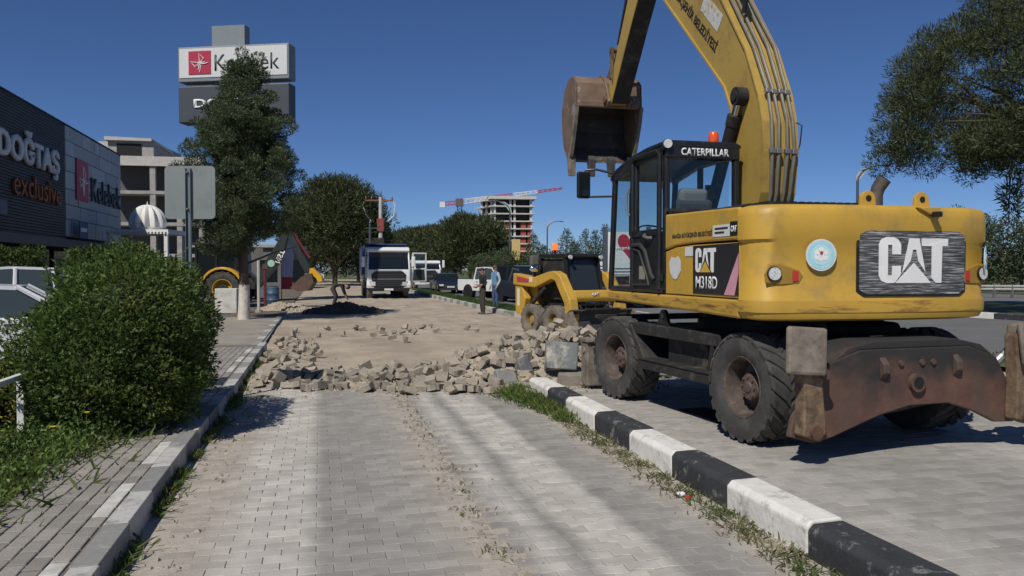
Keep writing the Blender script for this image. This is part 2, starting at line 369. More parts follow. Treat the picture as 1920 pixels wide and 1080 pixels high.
for r in range(int((12.6-2.2)/L)):
    y = 2.2+r*L
    for c in range(-1, 21):
        x = -1.03+c*W+(W/2 if r % 2 else 0)
        if x < -1.1 or x > 2.74 or not in_view(x, y): continue
        yy = y+(x+1)*.05
        if yy > 11.85-.32*(x+1)+.25*hn(x*2, 3): continue
        z = random.uniform(-.0025, .0015); rx, ry = random.gauss(0, .006), random.gauss(0, .006); rz = random.gauss(0, .008)
        t = T0
        if x > 1.05: t = TZ[(r+1) % 2 if not r % 2 else r % 2-1]
        if abs(x-1.02-.02*math.sin(y*2)) < .11:                       # the broken seam
            if random.random() < .52: continue
            rx, ry, rz = random.gauss(0, .07), random.gauss(0, .07), random.gauss(0, .15); z -= .012
        if 1.55 < x < 1.95: rx, ry, rz = random.gauss(0, .022), random.gauss(0, .022), random.gauss(0, .03); z += random.uniform(-.004, .006)
        edge = max(0, (-.62-x)/.45, (x-2.42)/.3)                         # sand has drifted over the edges
        if edge > 0: z -= .006*min(1, edge)+.003*random.random(); rx += random.gauss(0, .012); ry += random.gauss(0, .012)
        items.append((t, x, yy, z, rx, ry, rz, 0))
lay(lane, items, [LANE])
items = []
for r in range(int((16-2.2)/L)):
    y = 2.2+r*L
    for c in range(28):
        x = 3.12+c*W+(W/2 if r % 2 else 0)
        if not in_view(x, y): continue
        if y > 10.6 and x < 5.2 - (y-10.6)*-.2: continue
        items.append((T0, x, y-(x-3)*.02, random.uniform(-.003, .001), random.gauss(0, .004), random.gauss(0, .004), random.gauss(0, .006), 0))
lay(apron, items, [APRON])
items = []; TW = paver_tpl(.094, .185, .05, ch=.005)
for c in range(9):
    x = -1.335-c*.104
    for r in range(72):
        y = 2.3+r*.2+(.1 if c % 2 else 0)
        if not in_view(x, y, .14): continue
        k = (int((y+.35)/.72) % 2)
        mi = 1 if (c == 0 and k == 0) else 0
        if 11.15 < y < 11.95 and c in (0, 1, 2, 3): mi = 2  # one patch of pavers in the darkest tone
        sag = -.02*math.sin(y*.9)**2
        items.append((TW, x+.012*math.sin(y*.8), y, .14+random.uniform(-.003, .002), random.gauss(0, .012), random.gauss(0, .012), random.gauss(0, .012), mi))
lay(walk, items, [WALKP, WALKW, WALKK])

# kerbs: stone by stone
KW = M('white kerb paint', (.70, .68, .63), .8, .10, 5, dirt=((.36, .34, .30), .53, .68, 6), bump=.3, bscale=25)
KK = M('black kerb paint', (.035, .037, .04), .75, .2, 5, dirt=((.24, .235, .22), .57, .68, 8), bump=.3, bscale=25)
KG = M('bare kerb stone', (.24, .24, .225), .85, .14, 4, dirt=((.5, .49, .46), .58, .7, 6), bump=.3, bscale=25)
KOLD = M('worn white kerb stone', (.50, .49, .46), .85, .14, 5, dirt=((.24, .23, .21), .47, .68, 5), bump=.35, bscale=25)
kerb = struct(MB().bb(2.83, 2.99, 1.2, 10.4, -.1, .02).build('kerb', CONC))
ys = [10.5, 9.58, 8.84, 7.83, 6.88, 5.96, 5.05, 4.1, 3.17, 2.25]
for i in range(len(ys)-1):
    y1, y0 = ys[i], ys[i+1]; tp = (ys[i]-7)*.004
    b = MB(); x0 = 2.77-.012*(i == 1); b.prism([(x0, -.06), (x0, .165), (x0+.035, .203), (x0+.235, .205), (x0+.25, .185), (x0+.25, -.06)], 'y', y0+.006, y1-.006); b.xf(Matrix.Translation((random.uniform(-.008, .008), 0, random.uniform(-.008, .006))) @ Matrix.Translation((2.9, (y0+y1)/2, .1)) @ Euler((random.gauss(0, .006), random.gauss(0, .012), random.gauss(0, .007))).to_matrix().to_4x4() @ Matrix.Translation((-2.9, -(y0+y1)/2, -.1)))
    o = b.build('kerb_stone', KW if i % 2 == 0 else KK, kerb, bevel=.012)
    o['label'] = 'white painted kerb stone' if i % 2 == 0 else 'black painted kerb stone'
kerb2 = struct(MB().bb(-1.26, -1.16, 1.2, 17.0, -.1, .03).build('kerb', CONC))
y = 1.6; k = 0
while y < 17.1:
    dx = .02*math.sin(y*.7)+.045*max(0, (y-12)/5)
    b = MB(); b.prism([(-1.268+dx, -.08), (-1.268+dx, .147), (-1.126+dx, .150), (-1.115+dx, -.08)], 'y', y+.004, y+.716)
    b.build('kerb_stone', KOLD if k % 2 else KG, kerb2, bevel=.007); y += .72; k += 1
# dirt carriageway beyond the rubble
def rut(x, y):
    h = 0
    for x0, cv, y0 in ((1.0, .012, 16), (2.9, .012, 16), (4.6, -.02, 22), (6.0, -.02, 22), (3.4, .0, 30), (5.2, .0, 30)):
        d = x-(x0+cv*(y-y0)**2*.25+.12*math.sin(y*.5)); h += -.028*math.exp(-(d/.16)**2)+.014*math.exp(-((abs(d)-.3)/.12)**2)
    return h*(.5+.5*math.sin(y*1.3+x))
b = MB(); nx, ny = 110, 260
xs = np.linspace(-1.35, 6.9, nx); yy = 11.0+(np.linspace(0, 1, ny)**1.7)*130
def redge(y): return float(np.interp(y, [11, 13, 16.5, 24, 29, 40, 150], [10.95, 10.95, 10.3, 7.7, 6.85, 6.75, 6.7]))
vs = [(-1.35+(x+1.35)/8.25*(redge(y)+1.35), y, .012*hn(x*.8, y*.5)+.010*hn(x*2.9, y*2.2+4)+rut(x, y)*min(1, max(0, (y-14)/2))+random.uniform(-.004, .004)-.035+(.02*math.exp(-((x-3)/1.5)**2))) for y in yy for x in xs]
b.add(vs, [(j*nx+i, j*nx+i+1, (j+1)*nx+i+1, (j+1)*nx+i) for j in range(ny-1) for i in range(nx-1)])
struct(b.build('dirt_road', DIRT, smooth=True))
sheet('lower_pavement', [(-3.35, 17.2), (-1.2, 17.2), (-1.3, 29), (-3.35, 29)], .03, M('dusty slab', (.27, .25, .22), .9, .2, 1.2, bump=.3, dirt=((.36, .30, .22), .48, .7, .9)))
kerb4 = struct(MB().bb(-1.42, -1.3, 17.4, 29, -.1, .0).build('kerb', CONC))
for k in range(16): MB().bb(-1.45+.01*hn(k, 1), -1.27, 17.42+k*.72, 18.1+k*.72, -.05, .055).build('kerb_stone', KG if k % 3 else KOLD, kerb4, bevel=.01)
sheet('far_verge', [(-3.3, 29), (-1.3, 29), (-1.3, 160), (-3.3, 160)], .0, SOIL)
# planting strip
b = MB(); nx, ny = 12, 60
vs = [(-3.5+1.3*i/(nx-1), -2+20*j/(ny-1), .09+.03*hn(i*.6, j*.4)+.05*math.sin(math.pi*i/(nx-1))) for j in range(ny) for i in range(nx)]
b.add(vs, [(j*nx+i, j*nx+i+1, (j+1)*nx+i+1, (j+1)*nx+i) for j in range(ny-1) for i in range(nx-1)]); struct(b.build('planting_strip', SOIL, smooth=True))
# grass median between the works and the main road
ml = [(10.9, -8), (10.9, 13), (10.2, 16.5), (7.6, 24), (6.75, 29), (6.65, 40), (6.6, 150)]
mr_ = [(12.1, -8), (12.1, 14), (11.5, 17.5), (9.3, 25), (8.3, 30.5), (8.15, 41), (8.1, 150)]
b = MB(); b.add([(x, y, .08) for x, y in ml]+[(x, y, .08) for x, y in mr_], [(i, i+7, i+8, i+1) for i in range(6)]); struct(b.build('median', GRASSM))
kerb3 = struct(MB().bb(6.62, 6.70, 28, 150, -.1, .05).build('kerb', CONC))
def kerbline(parent, pts, z1, w, step, mats, z0=-.08, maxn=300):
    n = 0
    for (xa, ya), (xb, yb) in zip(pts, pts[1:]):
        L_ = math.hypot(xb-xa, yb-ya); m = max(1, int(L_/step)); ang = math.atan2(yb-ya, xb-xa)
        for k in range(m):
            t = (k+.5)/m; X = Matrix.Translation((xa+(xb-xa)*t, ya+(yb-ya)*t, (z0+z1)/2)) @ Matrix.Rotation(ang, 4, 'Z')
            MB().box((0, 0, 0), (L_/m-.02, w, z1-z0)).xf(X).build('kerb_stone', mats[n % 2], parent, bevel=.015); n += 1
kerbline(kerb3, [(10.2, 16.5), (7.6, 24), (6.75, 29), (6.65, 40), (6.6, 75)], .15, .2, 1.0, [KOLD, KG])
fk = [(24.0, 4), (22.7, 22.8), (19.4, 55), (15.8, 92), (15.0, 130)]
kerb5 = struct(MB().bb(22.9, 23.1, 8, 20, -.1, .05).build('kerb', CONC))
kerbline(kerb5, fk, .17, .25, 1.5, [KW, KK])
b = MB(); b.add([(x, y, .1) for x, y in fk]+[(x+9, y, .1) for x, y in fk], [(i, i+5, i+6, i+1) for i in range(4)]); struct(b.build('far_median', GRASSM))
sheet('far_road', [(33, -10), (52, -10), (60, 140), (24, 140)], .02, ASPH)
sheet('far_field', [(45, -30), (300, -30), (300, 700), (24, 700), (24, 131), (45, 60)], .06, GRASSM)
sheet('left_field', [(-200, 140), (7, 140), (7, 700), (-200, 700)], .03, GRASSM)

# lane lines on the main road
LINE = M('road paint', (.6, .6, .57), .8, .1, 5)
for k in range(8):
    y0 = 20+k*9; struct(MB().bb(12.4, 12.55, y0, y0+4, -.028, -.022).build('lane_line', LINE))

# ------------------------------------------------------------------ rubble across the lane
def rub(x, y):
    h = .72*math.exp(-(((x-4.2)/1.15)**2+((y-13.2)/.9)**2))
    h += .46*math.exp(-(((x-3.3)/.85)**2+((y-12.0)/.8)**2))
    h += .26*math.exp(-(((x-2.45)/.75)**2+((y-11.9)/.7)**2))
    yc = 12.4-.28*(x+.8); h += (.10 if x < 2.8 else 0)*math.exp(-((y-yc)/.55)**2)*(1 if x > -1.1 else 0)
    h += .07*math.exp(-(((x+.55)/.55)**2+((y-14.5)/2.2)**2))
    return h
b = MB(); nx, ny = 80, 60
vs = []
for j in range(ny):
    for i in range(nx):
        x = -1.1+6.7*i/(nx-1); y = 10.2+7.5*(j/(ny-1))**1.2
        h = rub(x, y); vs.append((x, y, h-.045+.02*hn(x*4, y*4)*min(1, h*10)+random.uniform(-.006, .006)*min(1, h*12)))
b.add(vs, [(j*nx+i, j*nx+i+1, (j+1)*nx+i+1, (j+1)*nx+i) for j in range(ny-1) for i in range(nx-1)]); stuff(tag(b.build('rubble_soil', CRUMB), 'tan crushed soil and grit under the loose pavers', 'rubble'))
LOOSE = M('loose paver concrete', (.295, .262, .215), .92, .16, 6, bump=.45, bscale=40, island=.22, dirt=((.40, .32, .22), .50, .78, 3))
def solid(w, l, h, zig=0, broken=False):
    b = MB(); xs = [-w/2, -w/4, 0, w/4, w/2]; g = lambda x: zig*math.sin(2*math.pi*x/w)
    out = [(x, -l/2+g(x)) for x in xs]+[(x, l/2+g(x)) for x in reversed(xs)]
    if broken: out = [(x*random.uniform(.7, 1), y*random.uniform(.6, 1.05)) for x, y in out]
    j = lambda: random.uniform(-.006, .006)
    b.loft([[(x*.98+j(), y*.98+j(), -h/2+j()) for x, y in out], [(x, y, -h/2+.01) for x, y in out], [(x, y, h/2-.01) for x, y in out], [(x*.95+j(), y*.95+j(), h/2+j()*.5) for x, y in out]])
    return b
LP = [solid(.2, .16, .085, .012).mesh('loose_paver', LOOSE), solid(.2, .16, .085).mesh('loose_paver', LOOSE), solid(.2, .1, .08).mesh('loose_paver', LOOSE)] + [solid(.17, .13, .085, .01, True).mesh('loose_paver', LOOSE) for _ in range(4)]
spots = []
def drop(x, y, flat=.5, sc=1.0, up=0, label=None, group='loose pavers in the rubble'):
    me = random.choice(LP); rx, ry = random.gauss(0, flat), random.gauss(0, flat)
    if random.random() < .22: rx += math.pi/2
    E = Euler((rx, ry, random.uniform(0, 6.3))); Mx = E.to_matrix()
    ext = .5*(abs(Mx[2][0])*.19+abs(Mx[2][1])*.15+abs(Mx[2][2])*.085)*sc
    z = max(rub(x, y)-.045, -.0)+ext*(.86 if flat < .2 else .62)+up
    o = obj('loose_paver', me, None, (x, y, z), E); o.scale = (sc, sc, sc)
    tag(o, label, 'paver', group); spots.append((x, y))
def far_enough(x, y, d): return all((x-a)**2+(y-c)**2 > d*d for a, c in spots)
def scatter(n, fx, d, **k):
    m = 0; t = 0
    while m < n and t < n*60:
        t += 1; x, y = fx()
        if far_enough(x, y, d): drop(x, y, **k); m += 1
LA = 'loose grey concrete paver in the rubble strip across the lane'
LB = 'broken grey paver tumbled on the heap beside the excavator'
LC = 'loose paver lying at the torn edge of the left kerb'
LD = 'scattered paver lying on the bare dirt'
scatter(30, lambda: (lambda x: (x, 11.75-.33*(x+.8)+random.gauss(0, .1)))(random.uniform(-.5, 2.7)), .17, flat=.12, label='loose paver lying on the edge of the intact paving', group='pavers on the paving edge')
scatter(112, lambda: (lambda x: (x, 12.45-.28*(x+.8)+random.gauss(0, .5)))(random.uniform(-.9, 2.9)), .14, flat=.33, label=LA)
scatter(110, lambda: (random.gauss(3.5, .9), random.gauss(12.4, .65)), .135, flat=.5, sc=1.0, label=LB, group='pavers on the rubble heap')
scatter(34, lambda: (random.uniform(-1.0, .0), random.uniform(12.8, 19)), .2, flat=.35, label=LC, group='pavers along the torn kerb')
scatter(22, lambda: (random.gauss(1.2, 1.2), random.uniform(20.5, 23)), .2, flat=.4, sc=.9, label='paver in the small scatter beyond the rubble strip', group='pavers in the small scatter')
for px, py in ((760, 640), (735, 637), (860, 663), (745, 690), (700, 632)):
    p = at(px, gd(py)); drop(p.x, p.y, flat=.3, label=LD, group='pavers on the dirt')
# grit and crumbs
cr = []
for _ in range(5200):
    x = random.uniform(-1, 5); y = 12.3-.28*(min(x, 2.8)+.8)+random.gauss(0, .55)
    if random.random() < .25: x = random.gauss(3.5, .9); y = random.gauss(12.3, .8)
    cr.append((x, y, max(rub(x, y)-.045, -.002)))
for _ in range(900):                                   # seam grit and kerb dust
    y = random.uniform(3.2, 11); u = random.random()
    x = random.gauss(1.02, .09) if u < .6 else (random.uniform(2.3, 2.76) if u < .8 else random.uniform(-1.1, -.75)); cr.append((x, y, -.004))
for _ in range(700):
    x = random.uniform(-1, 6); y = random.uniform(13, 40); cr.append((x, y, -.03))
tet = np.array([(1, 0, -.3), (-.5, .87, -.3), (-.5, -.87, -.3), (0.1, 0.1, .8)])
fi = [(0, 1, 3), (1, 2, 3), (2, 0, 3)]
V = []
for x, y, z in cr:
    s = random.uniform(.006, .026) if random.random() < .8 else random.uniform(.025, .05); a = random.uniform(0, 6.3); sc = tet*np.array([s, s*random.uniform(.6, 1), s*random.uniform(.5, .9)])
    c, q = math.cos(a), math.sin(a); p = np.stack([sc[:, 0]*c-sc[:, 1]*q+x, sc[:, 0]*q+sc[:, 1]*c+y, sc[:, 2]+z+s*.2], 1)
    for f in fi: V.append(p[list(f)])
stuff(tag(obj('grit', npmesh('grit', np.concatenate(V), 3, LOOSE)), 'fine stone crumbs and grit strewn over paving and dirt', 'grit'))
# broken kerb pieces and slabs
def chunk(name, label, loc, d, rot, mat):
    b = MB(); b.box((0, 0, 0), d); b.v = [p+Vector([random.uniform(-.03, .03)*q*3 for q in d]) for p in b.v]
    o = b.build(name, mat, None, bevel=.018); o.location = loc; o.rotation_euler = rot; return tag(o, label, 'kerb stone', 'broken kerb pieces in the heap')
KB = M('broken dark kerb face', (.13, .145, .15), .8, .2, 4, dirt=((.42, .38, .31), .5, .66, 3.5), bump=.3)
chunk('broken_kerb', 'large dark-faced kerb chunk leaning at the top of the rubble heap', (3.42, 11.15, .40), (.42, .20, .42), (R(-28), R(6), R(-14)), KB)
chunk('broken_kerb', 'dark rounded kerb fragment wedged in front of the heap', (2.88, 11.25, .22), (.22, .2, .36), (R(-12), R(-14), R(20)), KB)
chunk('broken_kerb', 'tan kerb chunk lying low beside the white kerb end', (3.52, 10.95, .09), (.44, .24, .2), (R(4), R(3), R(-10)), LOOSE)
chunk('broken_kerb', 'pale slab fragment leaning on the kerb end beside the grass', (2.55, 10.95, .12), (.3, .12, .24), (R(-24), R(8), R(12)), KG)

# a dark spoil heap in the tree's shade and trench spoil
def spoil(name, label, c, sx, sy, h, mat, n=44):
    b = MB(); vs = []
    for j in range(n):
        for i in range(n):
            u, v = -1+2*i/(n-1), -1+2*j/(n-1); r = math.hypot(u, v)
            z = max(0, 1-r**1.6)*h*(1+.35*hn(u*4+c[0], v*4))+random.uniform(0, .35)*h*(r < .95)
            vs.append((u*sx, v*sy, z-.02))
    b.add(vs, [(j*n+i, j*n+i+1, (j+1)*n+i+1, (j+1)*n+i) for j in range(n-1) for i in range(n-1)])
    o = b.build(name, mat); o.location = (c[0], c[1], -.03); return tag(o, label, 'heap')
DSOIL = M('dark excavated soil', (.10, .082, .06), .95, .3, 3, bump=.7, bscale=20)
p = at(645, 31); spoil('soil_heap', 'dark clod heap lying in the shade of the conifer', (p.x, p.y), 1.7, .9, .32, DSOIL)
p = at(530, 33); spoil('soil_heap', 'pale rubble spill beside the backhoe trench', (p.x, p.y), 1.1, .9, .28, CRUMB)

# flat dark grid of thin bars under the excavator, litter by the kerb
o = MB(); 
for k in range(9): o.bb(-.42, .42, -.9+k*.21, -.88+k*.21, 0, .012)
for k in range(15): o.bb(-.42+k*.06, -.41+k*.06, -.9, .8, .002, .014)
o = o.build('bar_grid', BLKM); o.scale = (.45, .5, 1); o.location = (4.35, 8.35, .004); o.rotation_euler = (0, 0, R(4)); tag(o, 'flat black grid of thin bars lying under the excavator', 'mat')
p = at(1292, gd(938)); o = MB().cyl((0, 0, 0), (0, 0, .02), .022, .019, 12).cyl((0, 0, .02), (0, 0, .024), .013, .012, 12).build('bottle_cap', RED); o.location = (p.x, p.y, .0); o.rotation_euler = (.3, 0, 0); tag(o, 'small red bottle cap in the gutter by the kerb', 'litter')
p = at(1279, gd(934)); o = MB().sph((0, 0, .02), .03, 8, 6, (1.2, .8, .6)).build('paper_scrap', WHITE); o.location = (p.x, p.y, 0); tag(o, 'crumpled white paper scrap in the gutter by the kerb', 'litter')
# ------------------------------------------------------------------ the wheeled excavator
ex = thing('excavator', 'big yellow wheeled excavator with raised arm parked on the paving', 'excavator', (5.1, 8.5, 0), 0)
CA = R(5)                                        # undercarriage turned a little against the upper works
CX = Matrix.Translation((-.13, -.06, 0)) @ Matrix.Rotation(CA, 4, 'Z')
def wheel(parent, c, steer=0, out=-1, r=.535, w=.40, lug=True, tm=TYRE, rm=RIM, hm=HUB, X0=None, nl=22):
    X = (X0 or Matrix.Identity(4)) @ Matrix.Translation(c) @ Matrix.Rotation(steer, 4, 'Z') @ Matrix.Rotation(R(90)*out, 4, 'Y')   # local +z faces outwards
    rr = r*.56; b = MB(); h = w/2
    b.cur = 0; b.lathe([(rr*1.03, h*.80), (rr, h*.86), (rr*.93, h*.80), (rr*.86, h*.45), (rr*.82, -h*.12), (rr*.45, -h*.18), (rr*.45, -h*.24), (rr*.86, -h*.24), (rr*1.03, -h*.8)], 32, X, caps=False)
    b.cur = 1; b.lathe([(rr*.50, -h*.18), (rr*.48, h*.30), (rr*.42, h*.42), (rr*.18, h*.44), (rr*.16, h*.50), (.002, h*.52)], 20, X)
    for k in range(8):
        a = 2*math.pi*k/8; p = Vector((rr*.34*math.cos(a), rr*.34*math.sin(a), h*.40)); b.cyl(X @ p, X @ (p+Vector((0, 0, h*.12))), rr*.045, n=6)
    wo = b.build('wheel', [rm, hm], parent, smooth=True)
    t = MB(); pr = [(rr*1.0, h*.82), (rr*1.15, h*.95), (r*.80, h*1.0), (r*.93, h*.95), (r*.955, h*.86), (r*.965, h*.4), (r*.965, -h*.4), (r*.955, -h*.86), (r*.93, -h*.95), (r*.80, -h), (rr*1.15, -h*.95), (rr, -h*.82)]
    t.lathe(pr, 44, X, closed=True)
    to = t.build('tyre', tm, wo, smooth=True)
    if lug:
        g = MB()
        for k in range(nl):
            for sgn in (1, -1):
                a0 = 2*math.pi*(k+(.5 if sgn < 0 else 0))/nl
                pts = []
                for (u, zz) in ((0, .02), (.10, .30), (.24, .86), (.30, 1.0)):
                    aa = a0+u*1.2; pts.append((aa, zz*h*sgn))
                for (aa, zz), (ab, zb) in zip(pts, pts[1:]):
                    wd = .052/r*(.535/.535)*1.05; ro = r if abs(zb) < h*.9 else r*.975; ri = r*.94
                    ra = r if abs(zz) < h*.9 else r*.985
                    vs = [(ri, aa-wd, zz), (ri, aa+wd, zz), (ra, aa+wd*.75, zz), (ra, aa-wd*.75, zz), (ri*.99, ab-wd, zb), (ri*.99, ab+wd, zb), (ro, ab+wd*.75, zb), (ro, ab-wd*.75, zb)]
                    g.add([(q*math.cos(e), q*math.sin(e), z) for q, e, z in vs], [(0, 1, 2, 3), (7, 6, 5, 4), (0, 4, 5, 1), (1, 5, 6, 2), (2, 6, 7, 3), (3, 7, 4, 0)], X)
        # the lugs belong to the tyre mesh
        me = to.data; bm = bmesh.new(); bm.from_mesh(me); o = [bm.verts.new(v) for v in g.v]
        for f in g.f: bm.faces.new([o[i] for i in f])
        bmesh.ops.recalc_face_normals(bm, faces=bm.faces); bm.to_mesh(me); bm.free()
    return wo
yr, yf, xo = -1.38, 1.42, 1.16-.205
wheel(ex, (-xo, yr, .535), 0, -1, w=.41, X0=CX); wheel(ex, (xo+.12, yr, .535), 0, 1, w=.41, X0=CX)
wheel(ex, (-xo, yf, .535), R(4), -1, w=.41, X0=CX, hm=HUB); wheel(ex, (xo+.12, yf, .535), R(4), 1, w=.41, X0=CX)
b = MB()
b.prism([(-2.15, .62), (-1.6, .52), (1.7, .52), (2.2, .62), (2.2, .86), (1.0, 1.0), (-1.2, 1.0), (-2.15, .9)], 'x', -.42, .48)
for yy in (yr, yf): b.cyl((-.95, yy, .535), (1.05, yy, .535), .14, n=14); b.box((.03, yy, .53), (.5, .34, .34)); b.cyl((-.55, yy, .535), (-.78, yy, .535), .2, .24, 14)
b.xf(CX).build('chassis', CHAS, ex, bevel=.02)
b = MB(); b.lathe([(.74, .98), (.74, 1.10), (.68, 1.10), (.68, 1.24), (.4, 1.24)], 40); b.cyl((0, -.1, .9), (0, -.1, 1.2), .3); b.build('slew_ring', CHAS, ex, smooth=True)
b = MB(); b.tube([(.2, -1.0, 1.02), (.75, -1.35, 1.06), (.95, -.9, 1.05), (.6, -.3, 1.05)], .07, 10); b.build('hydraulic_hose', BLKM, ex, smooth=True)
b = MB(); b.box((-1.02, -.05, .53), (.24, 1.62, .10)); b.box((-1.0, -.05, .60), (.30, 1.55, .03)); b.xf(CX).build('step', DUSTST if 0 else CHAS, ex, bevel=.01)
b = MB(); b.box((-.93, .05, .99), (.34, 2.05, .05)); b.box((-1.09, .05, .95), (.03, 2.05, .13)); b.xf(CX).build('deck_plate', CHAS, ex, bevel=.01)
b = MB(); b.box((-.86, -.15, .76), (.26, .85, .34)); b.xf(CX).build('tool_box', CHAS, ex, bevel=.02)
b = MB(); b.prism([(.72, .55), (1.02, .95), (.98, 1.0), (.62, .6)], 'x', -1.12, -.62); b.xf(CX).build('mudguard', BLKM, ex, bevel=.01)
b = MB(); b.prism([(-.78, .50), (-.86, .95), (-.80, .97), (-.70, .52)], 'x', -1.1, -.62); b.xf(CX).build('mudguard', BLKM, ex, bevel=.01)
b = MB(); 
pts = [(.35+.075*math.cos(t), 1.13+.075*math.sin(t)) for t in [math.pi*k/8 for k in range(9)]]
b.prism([(.50, 1.0)]+pts+[(.20, 1.0)], 'x', -1.02, -.98); b.xf(CX).build('lifting_lug', BLK, ex)
MB().cyl((-1.03, .35, 1.135), (-.965, .35, 1.135), .035, n=12).xf(CX).build('lug_eye', STEEL, ex)
b = MB(); b.prism([(-1.14, 1.02), (-1.05, .98), (1.25, .98), (1.3, 1.02), (1.3, 1.06), (-1.14, 1.06)], 'y', 1.9, 2.0); b.xf(CX).build('front_plate', CHAS, ex)
# front stabiliser box beside the far wheel
b = MB(); b.box((-1.05, 2.28, .36), (.26, .22, .62)); b.xf(CX).build('front_stabiliser', DUSTST, ex, bevel=.02)
b = MB(); b.box((-1.05, 2.28, .69), (.30, .30, .05)); b.cyl((-1.2, 2.28, .55), (-.9, 2.28, .55), .05, n=10); b.xf(CX).build('stabiliser_cap', DUSTST, ex, bevel=.01)
# rear stabiliser: arched plate, two raised legs with their foot plates
yb = -2.30
RUSTF = M('frame rust', (.125, .062, .045), .75, .35, 2.5, dirt=((.09, .06, .045), .45, .65, 2.4), bump=.3, bscale=14)
_n = RUSTF.node_tree.nodes; _l = RUSTF.node_tree.links; _b = _n['Principled BSDF']; _s = _b.inputs['Base Color'].links[0].from_socket     # old black paint left on the upper half
_g = _n.new('ShaderNodeNewGeometry'); _x = _n.new('ShaderNodeSeparateXYZ'); _l.new(_g.outputs['Position'], _x.inputs[0]); _z = _n.new('ShaderNodeTexNoise'); _z.inputs['Scale'].default_value = 2.2; _z.inputs['Detail'].default_value = 8; _l.new(_g.outputs['Position'], _z.inputs[0])
_a = _n.new('ShaderNodeMath'); _a.operation = 'MULTIPLY_ADD'; _l.new(_z.outputs['Fac'], _a.inputs[0]); _a.inputs[1].default_value = .9; _l.new(_x.outputs[2], _a.inputs[2])
_r = _n.new('ShaderNodeMapRange'); _r.inputs[1].default_value = 1.05; _r.inputs[2].default_value = 1.30; _l.new(_a.outputs[0], _r.inputs[0]); _q = _n.new('ShaderNodeMix'); _q.data_type = 'RGBA'; _l.new(_r.outputs[0], _q.inputs['Factor']); _l.new(_s, _q.inputs[6]); _q.inputs[7].default_value = (.028, .026, .025, 1); _l.new(_q.outputs[2], _b.inputs['Base Color'])
arch = [(-1.30, .25), (-1.05, .18), (-.85, .22), (-.35, .38), (.0, .45), (.45, .45), (.75, .36), (1.02, .24), (1.25, .23), (1.33, .30), (1.25, .50), (1.02, .86), (.70, .97), (-.55, .97), (-.90, .86), (-1.08, .62), (-1.26, .42)]
b = MB(); b.prism(arch, 'y', yb-.03, yb+.03); b.xf(CX).build('stabiliser_frame', RUSTF, ex, bevel=.012)
b = MB(); b.prism([(-.86, .86), (-.55, .97), (.70, .97), (1.02, .86), (.85, .98), (.55, 1.04), (-.4, 1.04), (-.68, .99)], 'y', yb-.01, yb+.45); b.xf(CX).build('frame_top', RUSTF, ex, bevel=.01)
b = MB(); b.prism([(-.8, .3), (.85, .5), (.85, .9), (-.8, .9)], 'y', yb+.05, yb+.5); b.xf(CX).build('stabiliser_box', CHAS, ex)
b = MB(); b.cyl((.05, yb-.075, .66), (.05, yb+.02, .66), .085, .085, 18); b.xf(CX).build('tow_socket', RUST, ex)
MB().cyl((.05, yb-.079, .66), (.05, yb-.074, .66), .055, .055, 18).xf(CX).build('socket_hole', DARK, ex)
for xx in (-.32, .52):
    b = MB(); b.prism([(yb-.03, .9), (yb-.09, .84), (yb-.09, .76), (yb-.03, .70)], 'x', xx-.035, xx+.035); b.xf(CX).build('eye_plate', RUST, ex, bevel=.01)
for xx in (-.12, .12, .25):
    MB().cyl((xx, yb-.05, .84), (xx, yb-.02, .84), .028, n=8).xf(CX).build('bolt', RUST, ex)
for s, x0 in ((-1, -1.17), (1, 1.22)):
    b = MB(); b.prism([(x0-.10, .28), (x0+.08, .22), (x0+.14, .30), (x0+.10, .66), (x0+.08, 1.10), (x0-.04, 1.16), (x0-.12, 1.06), (x0-.09, .6)], 'y', yb-.17, yb-.035); 
    lg = b.xf(CX).build('stabiliser_leg', RUSTY, ex, bevel=.015)
    b = MB(); b.box((x0-.095 if s < 0 else x0+.06, yb-.19, 1.0), (.36, .06, .40), (R(-6), R(-4*s), R(-8 if s < 0 else 8))); b.box((x0-.06 if s < 0 else x0+.03, yb-.10, 1.02), (.24, .14, .30)); b.xf(CX).build('foot_plate', DUSTST, lg, bevel=.025)
    b = MB(); b.cyl((x0+.02, yb-.20, .31), (x0+.02, yb+.06, .31), .06, n=14); b.xf(CX).build('pivot_pin', RUST, lg); MB().cyl((x0+.09, yb-.22, .80), (x0+.09, yb+.0, .80), .045, n=12).xf(CX).build('pivot_pin', RUST, lg)
    b = MB(); b.cyl((x0-.07*s, yb+.02, .85), (x0-.32*s, yb+.08, .62), .05, n=12); b.cyl((x0+.0*s, yb+.0, .95), (x0-.07*s, yb+.02, .85), .03, n=10); b.xf(CX).build('stabiliser_ram', STEEL, lg)
# ---- upper works
def plan(in_, ybk=0):
    i = in_; pts = [(-1.30+i, -1.74), (-1.30+i, -1.80)]
    for k in range(1, 7):
        t = k/6*math.pi/2; pts.append((-1.30+i+(.25-i*.3)*(1-math.cos(t)), -1.80-(.29-i*.6)*math.sin(t)))
    for x in (-.9, -.65, -.3, 0, .3, .65, .9): pts.append((x, -2.09-.10*(1-(x/1.05)**2)+i*.6))
    for k in range(5, -1, -1):
        t = k/6*math.pi/2; pts.append((1.30-i-(.25-i*.3)*(1-math.cos(t)), -1.80-(.29-i*.6)*math.sin(t)))
    pts += [(1.30-i, -1.80), (1.30-i, -1.74)]
    return pts
def shell(levels): 
    b = MB(); b.loft([[(x, y, z) for x, y in plan(i)] for i, z in levels]); return b
cw = shell([(.16, 1.205), (.05, 1.225), (.015, 1.28), (.012, 1.40), (.03, 1.425), (.03, 1.925), (.0, 1.955), (.0, 2.17), (.012, 2.225), (.04, 2.255), (.10, 2.272)]).build('counterweight', YEL, ex, smooth=True)
